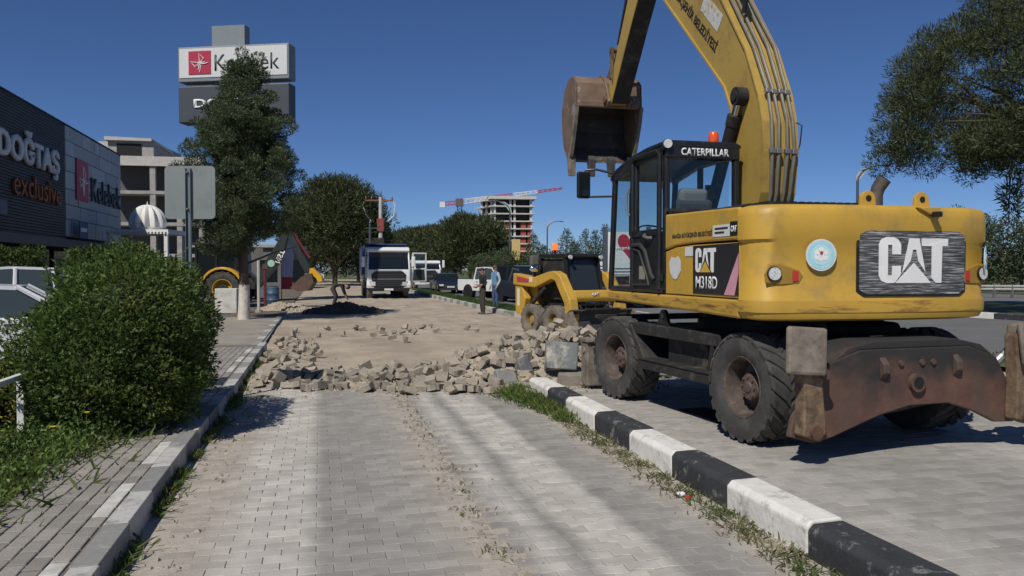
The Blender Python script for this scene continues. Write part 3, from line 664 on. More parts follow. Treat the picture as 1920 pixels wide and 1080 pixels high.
b = shell([(.006, 1.285), (.004, 1.30), (.004, 1.385), (.006, 1.395)]); b.build('counterweight_band', YELB, ex, smooth=True)
# side body between the counterweight and the cab, doors on both flanks
for s in (-1, 1):
    xa = s*1.275; yend = -.1 if s < 0 else 1.5
    b = MB(); b.prism([(-1.735, 1.405), (yend, 1.405), (yend, 1.88), (-.35, 1.92), (-.75, 1.935), (-1.735, 1.935)], 'x', xa, xa-s*.05); d = b.build('side_door', YEL, ex, bevel=.008)
    b = MB(); b.prism([(-1.735, 1.96), (-.75, 1.955), (-.35, 1.94), (yend, 1.90), (yend, 2.30), (-1.735, 2.265)], 'x', xa-s*-.012, xa-s*.06); b.build('side_panel', YEL, ex, bevel=.02)
    b = MB(); b.prism([(-1.735, 1.215), (-.4, 1.24), (1.75, 1.27), (1.80, 1.33), (1.80, 1.395), (-1.735, 1.395)], 'x', xa-s*-.008, xa-s*.12); b.build('side_sill', YELB, ex, bevel=.025)
b = MB(); b.bb(-1.2, 1.2, -1.75, 1.7, 1.23, 1.38); b.build('platform', CHAS, ex)
b = MB(); b.bb(-1.21, 1.21, -1.75, -.12, 1.38, 2.262); b.bb(.22, 1.2, -.12, 1.45, 1.38, 2.0); b.build('engine_bay', BLKM, ex)
b = MB(); b.prism([(-1.26, 2.272), (1.26, 2.272), (1.18, 2.30), (-1.18, 2.30)], 'y', -1.73, -.11); b.build('hood', BLKM, ex)
b = MB(); b.bb(-.92, .12, -1.65, -.75, 2.295, 2.325); g = b.build('hood_grille', BLKM, ex)
for k in range(12): MB().bb(-.90+k*.085, -.86+k*.085, -1.63, -.77, 2.325, 2.338).build('grille_bar', BLK, g)
b = MB(); b.tube([(.42, -1.45, 2.25), (.42, -1.45, 2.44), (.43, -1.47, 2.51), (.47, -1.51, 2.60)], [.066, .066, .068, .072], 16, caps=False); b.build('exhaust', M('exhaust steel', (.16, .14, .12), .5, .3, 6, metal=.5), ex, smooth=True)
MB().cyl((.467, -1.5085, 2.595), (.471, -1.511, 2.601), .066, n=16).build('exhaust_mouth', DARK, ex)
for xx in (-.03, .57):
    b = MB(); arc = [(xx+.08*math.cos(t), 2.345+.085*math.sin(t)) for t in [math.pi*k/10 for k in range(11)]]
    b.prism([(xx+.085, 2.26)]+arc+[(xx-.085, 2.26)], 'y', -1.92, -1.88); l_ = b.build('lifting_eye', YEL, ex, bevel=.006)
    MB().cyl((xx, -1.925, 2.355), (xx, -1.875, 2.355), .03, n=14).build('eye_hole', DARK, l_)
b = MB(); b.prism([(.28, 2.255), (.54, 2.255), (.50, 2.20), (.44, 2.185)], 'y', -2.205, -2.10); b.build('camera_bracket', YEL, ex, bevel=.006); MB().box((.465, -2.225, 2.19), (.07, .08, .05)).build('rear_camera', BLK, ex, bevel=.008)
# rear radiator panel with the maker's mark
def yrear(x): return -2.09-.10*(1-(x/1.05)**2)+.03*.6
PAN = M('stretch-wrapped grille', (.055, .056, .058), .45, .3, 3, dirt=((.46, .46, .45), .50, .62, 7, (.5, .5, 14)))
xs = [-.26+i*1.15/8 for i in range(9)]
def curved(x0, x1, z0, z1, off, name, mat, parent, n=8, rnd=0):
    b = MB(); xs = [x0+(x1-x0)*i/n for i in range(n+1)]; secs = []
    for x in xs:
        e = min(x-x0, x1-x); q = rnd-math.sqrt(max(0, rnd*rnd-max(0, rnd-e)**2)) if rnd else 0
        y = yrear(x)-off; secs.append([(x, y, z0+q), (x, y, z1-q), (x, y+.05, z1-q), (x, y+.05, z0+q)])
    b.loft(secs); return b.build(name, mat, parent)
pn = curved(-.34, .90, 1.43, 2.055, .012, 'panel_frame', BLK, ex, 16, .05); curved(-.317, .877, 1.45, 2.035, .020, 'rear_panel', PAN, ex, 16, .04)
def cat_mark(org, right, up, w, h, parent, tri, mat=WHITE, off=.006, warp=None):
    r = Vector(right).normalized(); u = Vector(up).normalized(); nn = r.cross(u); org = Vector(org)
    def poly(pts, m, nm, e=0):
        b = MB(); b.add([org+r*(x*w)+u*(y*h)+nn*e for x, y in pts]+[org+r*(x*w)+u*(y*h)+nn*(e+off) for x, y in pts], [tuple(range(len(pts)))[::-1], tuple(range(len(pts), 2*len(pts)))]+[(i, (i+1) % len(pts), len(pts)+(i+1) % len(pts), len(pts)+i) for i in range(len(pts))])
        if warp: b.v = [Vector((p.x, warp(p.x)+p.y-org.y, p.z)) for p in b.v]
        return b.build(nm, m, parent)
    c = [(-.20, .12), (-.20, .33), (-.24, .43), (-.30, .48), (-.40, .48), (-.47, .43), (-.5, .33), (-.5, -.33), (-.47, -.43), (-.40, -.48), (-.30, -.48), (-.27, -.45), (-.20, -.30), (-.20, -.12), (-.32, -.12), (-.32, -.32), (-.38, -.32), (-.38, .32), (-.32, .32), (-.32, .12)]
    poly(c, mat, 'letter')
    poly([(-.17, -.28), (-.085, .46), (.06, .46), (.145, -.28), (-.012, .0)][0:5] if 0 else [(-.175, -.25), (-.08, .46), (.06, .46), (.155, -.25), (.05, -.02), (.018, .22), (-.03, .22), (-.065, -.02)], mat, 'letter')
    poly([(.10, .46), (.5, .46), (.5, .30), (.41, .30), (.40, -.48), (.31, -.48), (.25, -.38), (.25, .30), (.10, .30)], mat, 'letter')
    poly([(-.27, -.48), (.24, -.48), (-.012, -.06)], tri, 'triangle_mark')
yc = yrear(.35)-.02
cat_mark((.265, 0, 1.765), (1, 0, 0), (0, 0, 1), .78, .44, ex, WHITE, warp=lambda x: yrear(x)-.021)
# lamp pockets, reflectors, round crests
def on_shell(x, z, off=.0):  # outside point on the counterweight, its normal
    pts = plan(.03)
    best = None
    for (xa, ya), (xb, yb_) in zip(pts, pts[1:]):
        if (xa-x)*(xb-x) <= 0 and abs(xb-xa) > 1e-6:
            t = (x-xa)/(xb-xa); y = ya+(yb_-ya)*t; nrm = Vector((-(ya-yb_), -(xb-xa), 0)).normalized() if False else Vector((yb_-ya, -(xb-xa), 0)).normalized()
            if best is None or y < best[0].y: best = (Vector((x, y, z)), nrm)
    p, nrm = best
    if nrm.y > 0: nrm = -nrm
    return p+nrm*off, nrm
for s in (-1, 1):
    p, nrm = on_shell(s*1.09, 1.64); rt = Vector((0, 0, 1)).cross(nrm).normalized(); rt = rt if rt.x*(-s) > 0 else -rt
    b = MB(); sh = [(-.10, -.09), (-.12, 0), (-.08, .09), (.02, .10), (.22, .03), (.26, -.03), (.22, -.10), (0, -.11)]
    n8 = len(sh); b.add([p+rt*u+Vector((0, 0, v))+nrm*.002 for u, v in sh]+[p+rt*u*.9+Vector((0, 0, v*.85))-nrm*.0+nrm*.012 for u, v in sh], [tuple(range(n8)), tuple(range(n8, 2*n8))]+[(i, (i+1) % n8, n8+(i+1) % n8, n8+i) for i in range(n8)])
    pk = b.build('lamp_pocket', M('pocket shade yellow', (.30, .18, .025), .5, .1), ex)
    q = p+rt*-.03; disc(q+nrm*.008, nrm, .058, .03, 20).build('rear_lamp', LAMP, pk); disc(q+nrm*.006, nrm, .066, .028, 20).build('lamp_rim', BLK, pk)
    q = p+rt*.17; q.z -= .02; b = MB(); b.add([q+rt*u+Vector((0, 0, v))+nrm*e for e in (.004, .022) for u, v in ((-.025, -.05), (.025, -.045), (.025, .045), (-.025, .05))], [(0, 1, 2, 3), (7, 6, 5, 4), (0, 4, 5, 1), (1, 5, 6, 2), (2, 6, 7, 3), (3, 7, 4, 0)]); b.build('reflector', RED, pk)
for xx, s in ((-.70, 1), (1.16, 1)):
    p, nrm = on_shell(xx, 1.81 if xx < 0 else 1.76); rt = Vector((0, 0, 1)).cross(nrm).normalized(); rt = -rt if rt.x < 0 else rt
    p = p+nrm*.004
    if xx < 0: p = p+nrm*.002
    cst = disc(p+nrm*.030, nrm, .145, .004, 32).build('crest_rim', WSTK, ex); disc(p+nrm*.032, nrm, .130, .004, 32).build('crest_ring', CYAN, cst); disc(p+nrm*.034, nrm, .092, .004, 32).build('crest_field', M('crest pale', (.46, .68, .72), .6, .06), cst)
    for a, rr_ in ((0, .05), (60, .05), (120, .05), (180, .035), (240, .05), (300, .05)):
        q = p+nrm*.037+rt*(.042*math.sin(R(a)))+Vector((0, 0, .042*math.cos(R(a))))
        disc(q, nrm, rr_*.55, .003, 8).build('crest_leaf', WHITE, cst)
    disc(p+nrm*.039+Vector((0, 0, .02)), nrm, .016, .004, 6).build('crest_flame', RED, cst)
# flank graphics (left side faces -x)
LF = (0, -1, 0); UP = (0, 0, 1); fx = -1.2785
def plate(y0, y1, z0, z1, mat, name, e=.003, poly=None, x=fx):
    b = MB(); b.prism(poly or [(y0, z0), (y1, z0), (y1, z1), (y0, z1)], 'x', x, x-e); return b.build(name, mat, ex)
plate(0, 0, 0, 0, M('graphic black', (.02, .02, .022), .45, .1), 'graphic_panel', .0035, [(-1.73, 1.43), (-.79, 1.43), (-.79, 1.925), (-1.73, 1.93)])
plate(0, 0, 0, 0, PINK, 'pink_stripe', .0055, [(-1.66, 1.432), (-1.46, 1.432), (-1.73, 1.83), (-1.73, 1.64)])
cat_mark((fx-.0045, -1.07, 1.775), LF, UP, .44, .26, ex, M('mark yellow', (.6, .40, .05), .5, .05), off=.002)
text('M318D', (fx-.0045, -1.09, 1.545), LF, UP, .46, .13, WHITE, ex, bold=.012, ext=.002)
plate(-.79, -.60, 1.82, 1.92, WSTK, 'white_sticker')
fxp = -1.2885
text('MANİSA BÜYÜKŞEHİR BELEDİYESİ', (fxp, -.76, 2.045), LF, (0, -.04, 1), .92, .075, BLKL, ex, bold=.02, ext=.002)
plate(-1.725, -1.58, 2.0, 2.135, BLK, 'maker_plate', x=fxp); plate(-1.58, -1.24, 2.0, 2.115, WSTK, 'notice_plate', x=fxp)
text('CAT', (fxp-.004, -1.652, 2.065), LF, UP, .11, .06, WHITE, ex, bold=.05, ext=.002); MB().prism([(-1.54, 2.07), (-1.28, 2.07), (-1.28, 2.09), (-1.54, 2.09)], 'x', fxp-.003, fxp-.005).build('plate_print', BLKL, ex); MB().prism([(-1.47, 2.03), (-1.28, 2.03), (-1.28, 2.05), (-1.47, 2.05)], 'x', fxp-.003, fxp-.005).build('plate_print', BLKL, ex)
ap = [(-.30, 1.58), (-.22, 1.65), (-.20, 1.76), (-.26, 1.82), (-.34, 1.80), (-.42, 1.825), (-.49, 1.77), (-.49, 1.66), (-.42, 1.59), (-.36, 1.565)]
plate(0, 0, 0, 0, WSTK, 'apple_sticker', poly=ap)
# ---- cab
x0, x1, y0, y1, z0, z1 = -1.285, -.345, -.09, 1.76, 1.40, 3.16
cab = MB(); P = .07
zr = lambda y: z1-.02-.12*max(0, (y-.55)/1.2)**1.6
cab.bb(x0, x1, y0, y1, z0, z0+.06)
for xx in (x0, x1-P):
    cab.prism([(y0, z0), (y0+P+.02, z0), (y0+P+.02, 3.06), (y0, 3.06)], 'x', xx, xx+P)
    cab.prism([(y1-.07, z0), (y1, z0), (y1-.16, 2.95), (y1-.24, 2.95)], 'x', xx, xx+P)
    cab.prism([(y0, 2.96), (.9, 2.96), (1.64, 2.83), (1.60, 2.93), (.9, 3.08), (y0, 3.1)], 'x', xx, xx+P)
    cab.prism([(.80, z0), (.88, z0), (.88, 3.0), (.80, 3.0)], 'x', xx+.002, xx+P-.002)
cab.build('cab_frame', BLK, ex, bevel=.022)
b = MB(); secs = []
for yq, zt in ((y0-.015, 3.14), (y0+.08, 3.165), (.5, 3.16), (1.0, 3.12), (1.45, 3.03), (1.66, 2.94)):
    zb = zt-.07 if yq > .1 else zt-.06
    secs.append([(x0, yq, zb), (x1, yq, zb), (x1, yq, zt-.03), (x1-.06, yq, zt), (x0+.06, yq, zt), (x0, yq, zt-.03)])
b.loft(secs); rf = b.build('cab_roof', BLK, ex, smooth=True)
b = MB(); b.bb(x0+.01, x1-.01, y0-.012, y0+.03, 2.95, 3.09); b.build('roof_fascia', BLK, ex, bevel=.01)
text('CATERPILLAR', ((x0+x1)/2+.02, y0-.017, 3.022), (1, 0, 0), UP, .60, .088, WHITE, ex, bold=.03, ext=.002)
b = MB(); b.bb(x0+.01, x1-.01, y0, y0+.04, z0, 2.34); b.build('cab_rear_panel', BLK, ex)
b = MB(); b.bb(x0+.07, x1-.07, y0+.012, y0+.018, 2.37, 2.93); b.build('rear_window', GLT, ex)
b = MB(); b.bb(x0+.06, x1-.06, y0-.003, y0+.022, 2.34, 2.375); b.build('window_trim', BLKM, ex)
b = MB(); b.prism([(.10, 2.16), (.79, 2.16), (.79, 2.97), (.10, 2.97)], 'x', x0+.03, x0+.036); b.build('door_window', GLT, ex)
b = MB(); b.prism([(.89, z0+.07), (1.67, z0+.07), (1.555, 2.86), (1.0, 2.96), (.89, 2.97)], 'x', x0+.03, x0+.036); b.build('front_door_window', GLT, ex)
b = MB(); b.prism([(.10, 2.0), (1.6, 2.0), (1.555, 2.86), (.9, 2.98), (.10, 2.98)], 'x', x1-.04, x1-.034); b.build('right_window', GLT, ex)
b = MB(); b.prism([(y0, z0), (1.70, z0), (1.66, 1.98), (y0, 1.98)], 'x', x1-.045, x1-.01); b.build('right_panel', BLK, ex)
b = MB(); b.add([(x0+.06, 1.70, 1.5), (x1-.06, 1.70, 1.5), (x1-.06, 1.56, 2.9), (x0+.06, 1.56, 2.9), (x0+.06, 1.706, 1.5), (x1-.06, 1.706, 1.5), (x1-.06, 1.566, 2.9), (x0+.06, 1.566, 2.9)], [(0, 1, 2, 3), (7, 6, 5, 4), (0, 4, 5, 1), (1, 5, 6, 2), (2, 6, 7, 3), (3, 7, 4, 0)]); b.build('windscreen', GLT, ex)
# door: frame, lower panel, handles
b = MB(); b.prism([(.02, 1.42), (.86, 1.42), (.86, 2.12), (.02, 2.12)], 'x', x0-.012, x0+.03); dr = b.build('door_panel', BLK, ex, bevel=.012)
b = MB(); fr = [(.03, 2.1), (.85, 2.1), (.85, 3.03), (.03, 3.03)]
b.tube([(x0-.012, .04, 1.45), (x0-.012, .04, 3.0), (x0-.012, .1, 3.05), (x0-.012, .78, 3.05), (x0-.012, .85, 3.0), (x0-.012, .85, 1.45)], .032, 8); b.bb(x0-.03, x0+.0, .05, .84, 2.08, 2.15); b.build('door_frame', BLK, ex, smooth=True)
b = MB(); b.tube([(x0-.03, .80, 1.98), (x0-.035, .55, 1.98), (x0-.035, .40, 1.90), (x0-.035, .22, 1.62), (x0-.03, .14, 1.56)], .024, 8); b.tube([(x0-.03, .77, 1.93), (x0-.035, .58, 1.9), (x0-.035, .34, 1.6), (x0-.03, .30, 1.50), (x0-.03, .78, 1.49)], .012, 6); b.build('grab_rail', PLA, dr, smooth=True)
b = MB(); b.tube([(x0-.02, .42, 2.10), (x0-.06, .38, 2.07), (x0-.06, .25, 2.05), (x0-.02, .22, 2.05)], .018, 8); b.build('door_handle', STEEL, dr, smooth=True)
b = MB(); b.tube([(x0-.015, .93, 2.7), (x0-.05, .95, 2.62), (x0-.05, .95, 2.42), (x0-.015, .93, 2.36)], .014, 8); b.build('handrail', STEEL, ex, smooth=True)
MB().bb(x0-.017, x0-.012, .45, .62, 1.56, 1.72).build('door_label', M('old label', (.25, .24, .2), .7, .2, 20), dr)
MB().bb(x0-.003, x0+.0, .90, .96, 1.5, 1.64).build('small_label', WSTK, ex)
for zz in (1.55, 2.6): MB().cyl((x0-.02, y0+.03, zz), (x0-.02, y0+.03, zz+.08), .022, n=8).build('door_hinge', BLK, ex)
# seat, console, interior
b = MB(); b.box((-.82, .42, 1.86), (.5, .5, .14)); b.box((-.82, .20, 2.20), (.48, .14, .62), (R(8), 0, 0)); st = b.build('seat', M('seat cloth', (.05, .05, .05), .9, .2, 20), ex, bevel=.05)
b = MB(); b.box((-.82, .16, 2.53), (.36, .12, .20), (R(8), 0, 0)); b.build('headrest', M('headrest vinyl', (.17, .17, .16), .7, .1), st, bevel=.05, seg=3)
b = MB(); b.box((-.82, .42, 1.62), (.4, .5, .35)); b.box((-.48, .5, 1.9), (.14, .6, .5)); b.build('console', PLA, ex, bevel=.03)
b = MB(); b.cyl((-.86, 1.45, 1.45), (-.86, 1.25, 2.15), .035); b.lathe([(.19, 0), (.205, .012), (.19, .025), (.175, .012)], 20, Matrix.Translation((-.86, 1.23, 2.17)) @ Matrix.Rotation(R(25), 4, 'X'), closed=True); b.build('steering_column', PLA, ex, smooth=True)
b = MB(); b.box((-.5, .35, 2.62), (.11, .04, .16)); b.build('cab_phone', BLK, ex)
b = MB(); b.bb(x0+.08, x1-.08, .9, 1.6, z0+.062, z0+.075); b.build('floor_mat', M('faded red mat', (.45, .16, .13), .8, .2, 8), ex)
# mirror, beacon, work lamps
b = MB(); b.tube([(x0+.02, 1.58, 2.96), (x0-.20, 1.66, 3.02), (x0-.34, 1.70, 3.01), (x0-.36, 1.70, 2.96)], .016, 8); b.tube([(x0+.02, 1.62, 2.66), (x0-.36, 1.70, 2.65)], .014, 8); ma = b.build('mirror_arm', BLK, ex, smooth=True)
b = MB(); b.box((x0-.37, 1.70, 2.81), (.19, .07, .36), (0, 0, R(6))); b.build('mirror', BLK, ex, bevel=.03, seg=3)
MB().box((x0-.372, 1.660, 2.81), (.15, .004, .30), (0, 0, R(6))).build('mirror_glass', GLD, ex)
b = MB(); b.tube([(x0+.3, 1.60, 2.75), (x0+.31, 1.72, 2.72), (x0+.31, 1.73, 2.2), (x0+.28, 1.66, 2.15)], .015, 8); b.build('mirror_arm', BLK, ex, smooth=True)
b = MB(); b.cyl((x1-.20, .18, 3.12), (x1-.20, .18, 3.20), .055, n=16); bc = b.build('beacon_base', BLK, ex)
b = MB(); b.lathe([(.06, 0), (.062, .03), (.058, .10), (.045, .12), (.002, .125)], 18, Matrix.Translation((x1-.20, .18, 3.19))); b.build('beacon', ORANGE, ex, smooth=True)
disc((x0+.02, y0-.01, 3.10), (-.25, -1, 0), .05, .05, 18).build('work_lamp', LAMP, ex); disc((x0+.02, y0-.0, 3.10), (-.25, -1, 0), .057, .04, 18).build('lamp_housing', BLK, ex)
b = MB(); b.box((x0+.1, 1.70, 2.98), (.10, .08, .10)); b.build('work_lamp', BLK, ex, bevel=.02)
b = MB(); b.tube([(x1+.03, y0+.1, 2.32), (x1+.03, y0+.12, 2.9), (x1+.03, y0+.3, 3.0)], .014, 8); b.tube([(-1.05, -.13, 2.275), (-1.0, -.15, 2.33), (-.75, -.15, 2.335), (-.7, -.13, 2.28)], .012, 8); b.build('hand_rail', BLK, ex, smooth=True)
# ---- boom
low = [(.22, 1.95), (.215, 2.6), (.22, 3.3), (.30, 3.65), (.46, 3.93), (1.4, 4.80), (2.4, 5.72), (2.95, 6.55)]
upp = [(-.16, 1.95), (-.40, 2.55), (-.455, 3.0), (-.42, 3.35), (-.33, 3.66), (-.04, 4.25), (.60, 5.10), (1.5, 6.02), (2.35, 6.85), (2.85, 7.08), (3.08, 6.85)]
bl, br = -.25, .15
b = MB(); b.prism(low+upp[::-1], 'x', bl, br); b.build('boom', YELL, ex, bevel=.018)
for off in (0, 1):
    b = MB(); prs = (low if off == 0 else upp); 
    secs = []
    for i, (y, z) in enumerate(prs):
        j = min(i+1, len(prs)-1); k = max(i-1, 0); dy, dz = prs[j][0]-prs[k][0], prs[j][1]-prs[k][1]; L_ = math.hypot(dy, dz); ny, nz_ = -dz/L_, dy/L_
        if off == 0: ny, nz_ = -ny, -nz_
        secs.append([(bl-.022, y-ny*.01, z-nz_*.01), (br+.022, y-ny*.01, z-nz_*.01), (br+.022, y+ny*.014, z+nz_*.014), (bl-.022, y+ny*.014, z+nz_*.014)])
    b.loft(secs); b.build('boom_plate', YELL, ex)
for k, (xx, o1) in enumerate(((-.19, .075), (-.10, .06), (-.01, .075), (.08, .06))):
    pts = []
    for i, (y, z) in enumerate(upp[:-1]):
        j = min(i+1, len(upp)-1); q = max(i-1, 0); dy, dz = upp[j][0]-upp[q][0], upp[j][1]-upp[q][1]; L_ = math.hypot(dy, dz)
        pts.append((xx+.012*math.sin(i*2.1+k), y-dz/L_*o1, z+dy/L_*o1))
    b = MB(); b.tube(pts, .021, 8); hp = b.build('hydraulic_pipe', M('pipe steel', (.20, .185, .15), .5, .2, 6, metal=.3), ex, smooth=True)
    for i in (2, 4, 6):
        p = Vector(pts[i]); MB().box(p, (.07, .06, .05), (math.atan2(pts[i+1][2]-pts[i][2], pts[i+1][1]-pts[i][1]), 0, 0)).build('pipe_clamp', STEEL, hp, bevel=.008)
for k in range(3):
    b = MB(); b.tube([(-.15+.1*k, .2+.25*k, 4.75+.3*k), (-.16+.1*k, .1+.2*k, 4.95+.35*k), (-.12+.1*k, .45+.25*k, 5.4+.4*k), (-.12+.1*k, 1.1+.1*k, 5.95+.2*k)], .03, 8); b.build('hydraulic_hose', BLKM, ex, smooth=True)
b = MB(); b.tube([(.16, -.42, 3.35), (.19, -.5, 3.3), (.2, -.45, 3.1), (.15, -.45, 2.95)], .008, 6); b.build('loose_wire', BLKM, ex)
for xx, sgn in ((bl-.075, -1), (br+.075, 1)):
    b = MB(); b.cyl((xx, .92, 1.95), (xx, .12, 3.42), .075, n=16); b.cyl((xx, .14, 3.39), (xx, .08, 3.50), .085, n=16); cy = b.build('boom_ram', BLKM, ex, smooth=True)
    MB().cyl((xx, .1, 3.46), (xx, -.01, 3.67), .045, n=12).build('ram_rod', CHROME, cy, smooth=True)
    b = MB(); b.cyl((xx-.065, -.03, 3.70), (xx+.065, -.03, 3.70), .105, n=18); b.cyl((xx-.08, -.03, 3.70), (xx+.08, -.03, 3.70), .06, n=14); b.build('ram_eye', BLKM, cy, smooth=True)
# lettering along the boom flank
dv = Vector((0, 2.4-.46, 5.72-3.93)).normalized(); nv = Vector((0, -dv.z, dv.y))
org = Vector((bl-.004, 1.75, 5.12))+nv*.24
text('MANİSA BÜYÜKŞEHİR BELEDİYESİ', org, -dv, nv, 2.5, .19, BLKL, ex, bold=.02, ext=.003)
def flank(c, a, h, mat, name):
    b = MB(); c = Vector(c); b.add([c+dv*u*a/2+nv*v*h/2+Vector((-e, 0, 0)) for e in (0, .003) for u, v in ((-1, -1), (1, -1), (1, 1), (-1, 1))], [(0, 1, 2, 3), (7, 6, 5, 4), (0, 4, 5, 1), (1, 5, 6, 2), (2, 6, 7, 3), (3, 7, 4, 0)]); return b.build(name, mat, ex)
flank(Vector((bl-.002, 1.15, 4.57))+nv*.50, .62, .22, M('peeling white sticker', (.55, .55, .53), .7, .1, 14, dirt=((.40, .28, .08), .54, .6, 16)), 'peeling_sticker')
# ---- stick, linkage, bucket
A, B_ = Vector((0, 2.9, 6.8)), Vector((0, 4.62, 4.62)); d = (B_-A).normalized(); n_ = Vector((0, d.z, -d.y)) ; n_ = n_ if n_.y < 0 else -n_   # n_ points back to the cab
sl_, sr_ = -.20, .12
prof = [A-d*.55+n_*-.05, A-d*.45+n_*-.22, A+d*.2-n_*.34, A+d*1.0-n_*.26, B_-n_*.13, B_+d*.1, B_+n_*.12, A+d*1.4+n_*.14, A+d*.3+n_*.20, A-d*.3+n_*.16]
b = MB(); b.prism([(p.y, p.z) for p in prof], 'x', sl_, sr_); b.build('stick', YELL, ex, bevel=.015)
b = MB(); b.prism([(p.y, p.z) for p in (A+d*.3+n_*.203, A+d*1.4+n_*.143, B_+n_*.123, B_+n_*.13, A+d*1.4+n_*.15, A+d*.3+n_*.21)], 'x', sl_+.01, sr_-.01); b.build('stick_shade', CHAS, ex)  # dark plate puts the shade under the stick into its colour
c0 = A+d*.15-n_*.5; c1 = A+d*1.75-n_*.36
b = MB(); b.cyl(c0+Vector((-.04, 0, 0)), A+d*1.2-n_*.42+Vector((-.04, 0, 0)), .075, n=14); br_ = b.build('bucket_ram', BLKM, ex, smooth=True)
MB().cyl(A+d*1.2-n_*.42+Vector((-.04, 0, 0)), c1+d*.28+Vector((-.04, 0, 0)), .04, n=10).build('ram_rod', CHROME, br_)
b = MB(); b.tube([A-n_*.3+Vector((-.16, 0, 0)), A+d*.6-n_*.55+Vector((-.16, 0, 0)), A+d*1.3-n_*.38+Vector((-.16, 0, 0)), A+d*1.9-n_*.3+Vector((-.16, 0, 0))], .025, 8); b.build('hydraulic_hose', BLKM, ex, smooth=True)
lk = c1+d*.28; BP = Vector((0, 4.95, 5.02))
b = MB()
for xx in (sl_-.03, sr_+.03): b.prism([(lk.y-.06, lk.z+.04), (lk.y+.06, lk.z+.06), (B_.y-.1-.15*d.y, B_.z+.32), (B_.y-.2, B_.z+.28)], 'x', xx-.02, xx+.02)
b.build('rocker_link', RUSTY, ex)
b = MB(); b.prism([(lk.y-.05, lk.z-.05), (lk.y+.05, lk.z+.07), (BP.y+.06, BP.z+.05), (BP.y-.02, BP.z-.07)], 'x', -.12, .04); b.cyl((-.26, lk.y, lk.z), (.18, lk.y, lk.z), .045, n=12); b.cyl((-.24, BP.y, BP.z), (.16, BP.y, BP.z), .045, n=12); b.build('bucket_link', RUSTY, ex)
bx0, bx1 = -.78, .44
out = [(4.70, 4.52), (4.72, 4.92), (4.88, 5.06), (5.15, 5.05), (5.40, 4.88), (5.53, 4.55), (5.52, 4.18), (5.40, 3.86), (5.16, 3.60)]
def inner(o, t): 
    c = Vector((4.98, 4.4)); return [tuple(Vector(p)+(c-Vector(p)).normalized()*t) for p in o]
b = MB(); n9 = len(out); inn = inner(out, .035)
b.loft([[(bx0, *p) for p in out]+[(bx0, *p) for p in inn[::-1]], [(bx1, *p) for p in out]+[(bx1, *p) for p in inn[::-1]]]); bk = b.build('bucket', BKT, ex)
for xx in (bx0, bx1-.03):
    b = MB(); b.prism(out+[(5.02, 3.75), (4.80, 4.2)], 'x', xx-.002, xx+.032); b.build('bucket_side', BKT, bk, bevel=.006)
    b = MB(); b.prism([(4.66, 4.52), (4.76, 4.2), (4.98, 3.70), (5.14, 3.56), (5.18, 3.64), (5.05, 3.80), (4.84, 4.24), (4.74, 4.55)], 'x', xx-.012, xx+.044); b.build('side_cutter', DUSTST, bk)
b = MB(); b.prism([(p[0], p[1]) for p in inner(out, .037)]+[(p[0], p[1]) for p in inner(out, .045)][::-1], 'x', bx0+.034, bx1-.034); b.build('bucket_lining', BKTI, bk)
for k in range(4):
    xx = bx0+.05+k*(bx1-bx0-.1)/3; b = MB(); b.prism([(5.10, 3.72), (5.20, 3.64), (5.11, 3.34), (5.06, 3.34), (5.03, 3.64)], 'x', xx-.06, xx+.06); b.build('bucket_tooth', DUSTST if k == 0 else BKTI, bk, bevel=.008)
for xx in (-.20, .12): 
    b = MB(); b.prism([(4.5, 4.58), (4.62, 4.5), (4.78, 4.6), (5.0, 5.0), (5.05, 5.12), (4.92, 5.12), (4.72, 5.0)], 'x', xx+(-.055 if xx < 0 else .02), xx+(-.02 if xx < 0 else .055)); b.build('bucket_ear', BKT, bk, bevel=.008)
MB().cyl((-.30, 4.62, 4.62), (.22, 4.62, 4.62), .06, n=14).build('bucket_pin', RUST, ex)
MB().bb(bx0+.06, bx1-.06, 4.68, 4.76, 4.50, 4.62).build('bucket_torque_bar', BKT, bk, bevel=.02)
# ------------------------------------------------------------------ plants
L_BUSH = leafm('bush leaf', (.09, .14, .033), .3, .38, .5, 1.5, ((.24, .24, .045), .56, .75, 2.2))
L_CED = leafm('conifer leaf', (.085, .115, .055), .3, .28, .4, .9, ((.15, .175, .06), .55, .8, 1.6))
L_PINE = leafm('pine needle', (.068, .084, .034), .3, .25, .4, .6, ((.12, .12, .05), .55, .8, 1.0))
L_HEDGE = leafm('hedge leaf', (.075, .11, .028), .3, .3, .4, .8)
L_DARK = leafm('dark evergreen leaf', (.060, .082, .038), .3, .25, .4, .5)
L_GRASS = leafm('grass blade', (.125, .175, .045), .3, .3, .5, 1.2, ((.22, .19, .09), .55, .68, 1.6))
L_DRY = leafm('dry weed', (.20, .19, .085), .25, .3, .5, 2.0, ((.09, .13, .035), .46, .58, 2.5))
L_WEED = leafm('weed leaf', (.12, .19, .045), .3, .35, .5, 2.0)
FLOW = M('yellow flower', (.75, .55, .02), .6, .1)
def ball(n):
    v = rng.normal(size=(n, 3)); return v/np.linalg.norm(v, axis=1)[:, None]
def clump_leaves(cs, rs, per, size, outward=.8, aspect=.4, flat=1.0, up=.25, shell=0):
    P, D = [], []
    for c, r in zip(cs, rs):
        n = max(6, int(per*(r/np.mean(rs))**2)); u = ball(n); q = u*(r*((.45+.6*rng.random(n)**.6) if not shell else (.5+.45*rng.random(n)**.5)))[:, None]; q[:, 2] *= flat
        P.append(np.asarray(c)+q); D.append(u*outward+np.array([0, 0, up]))
    return leafverts(np.concatenate(P), size, np.concatenate(D), aspect)
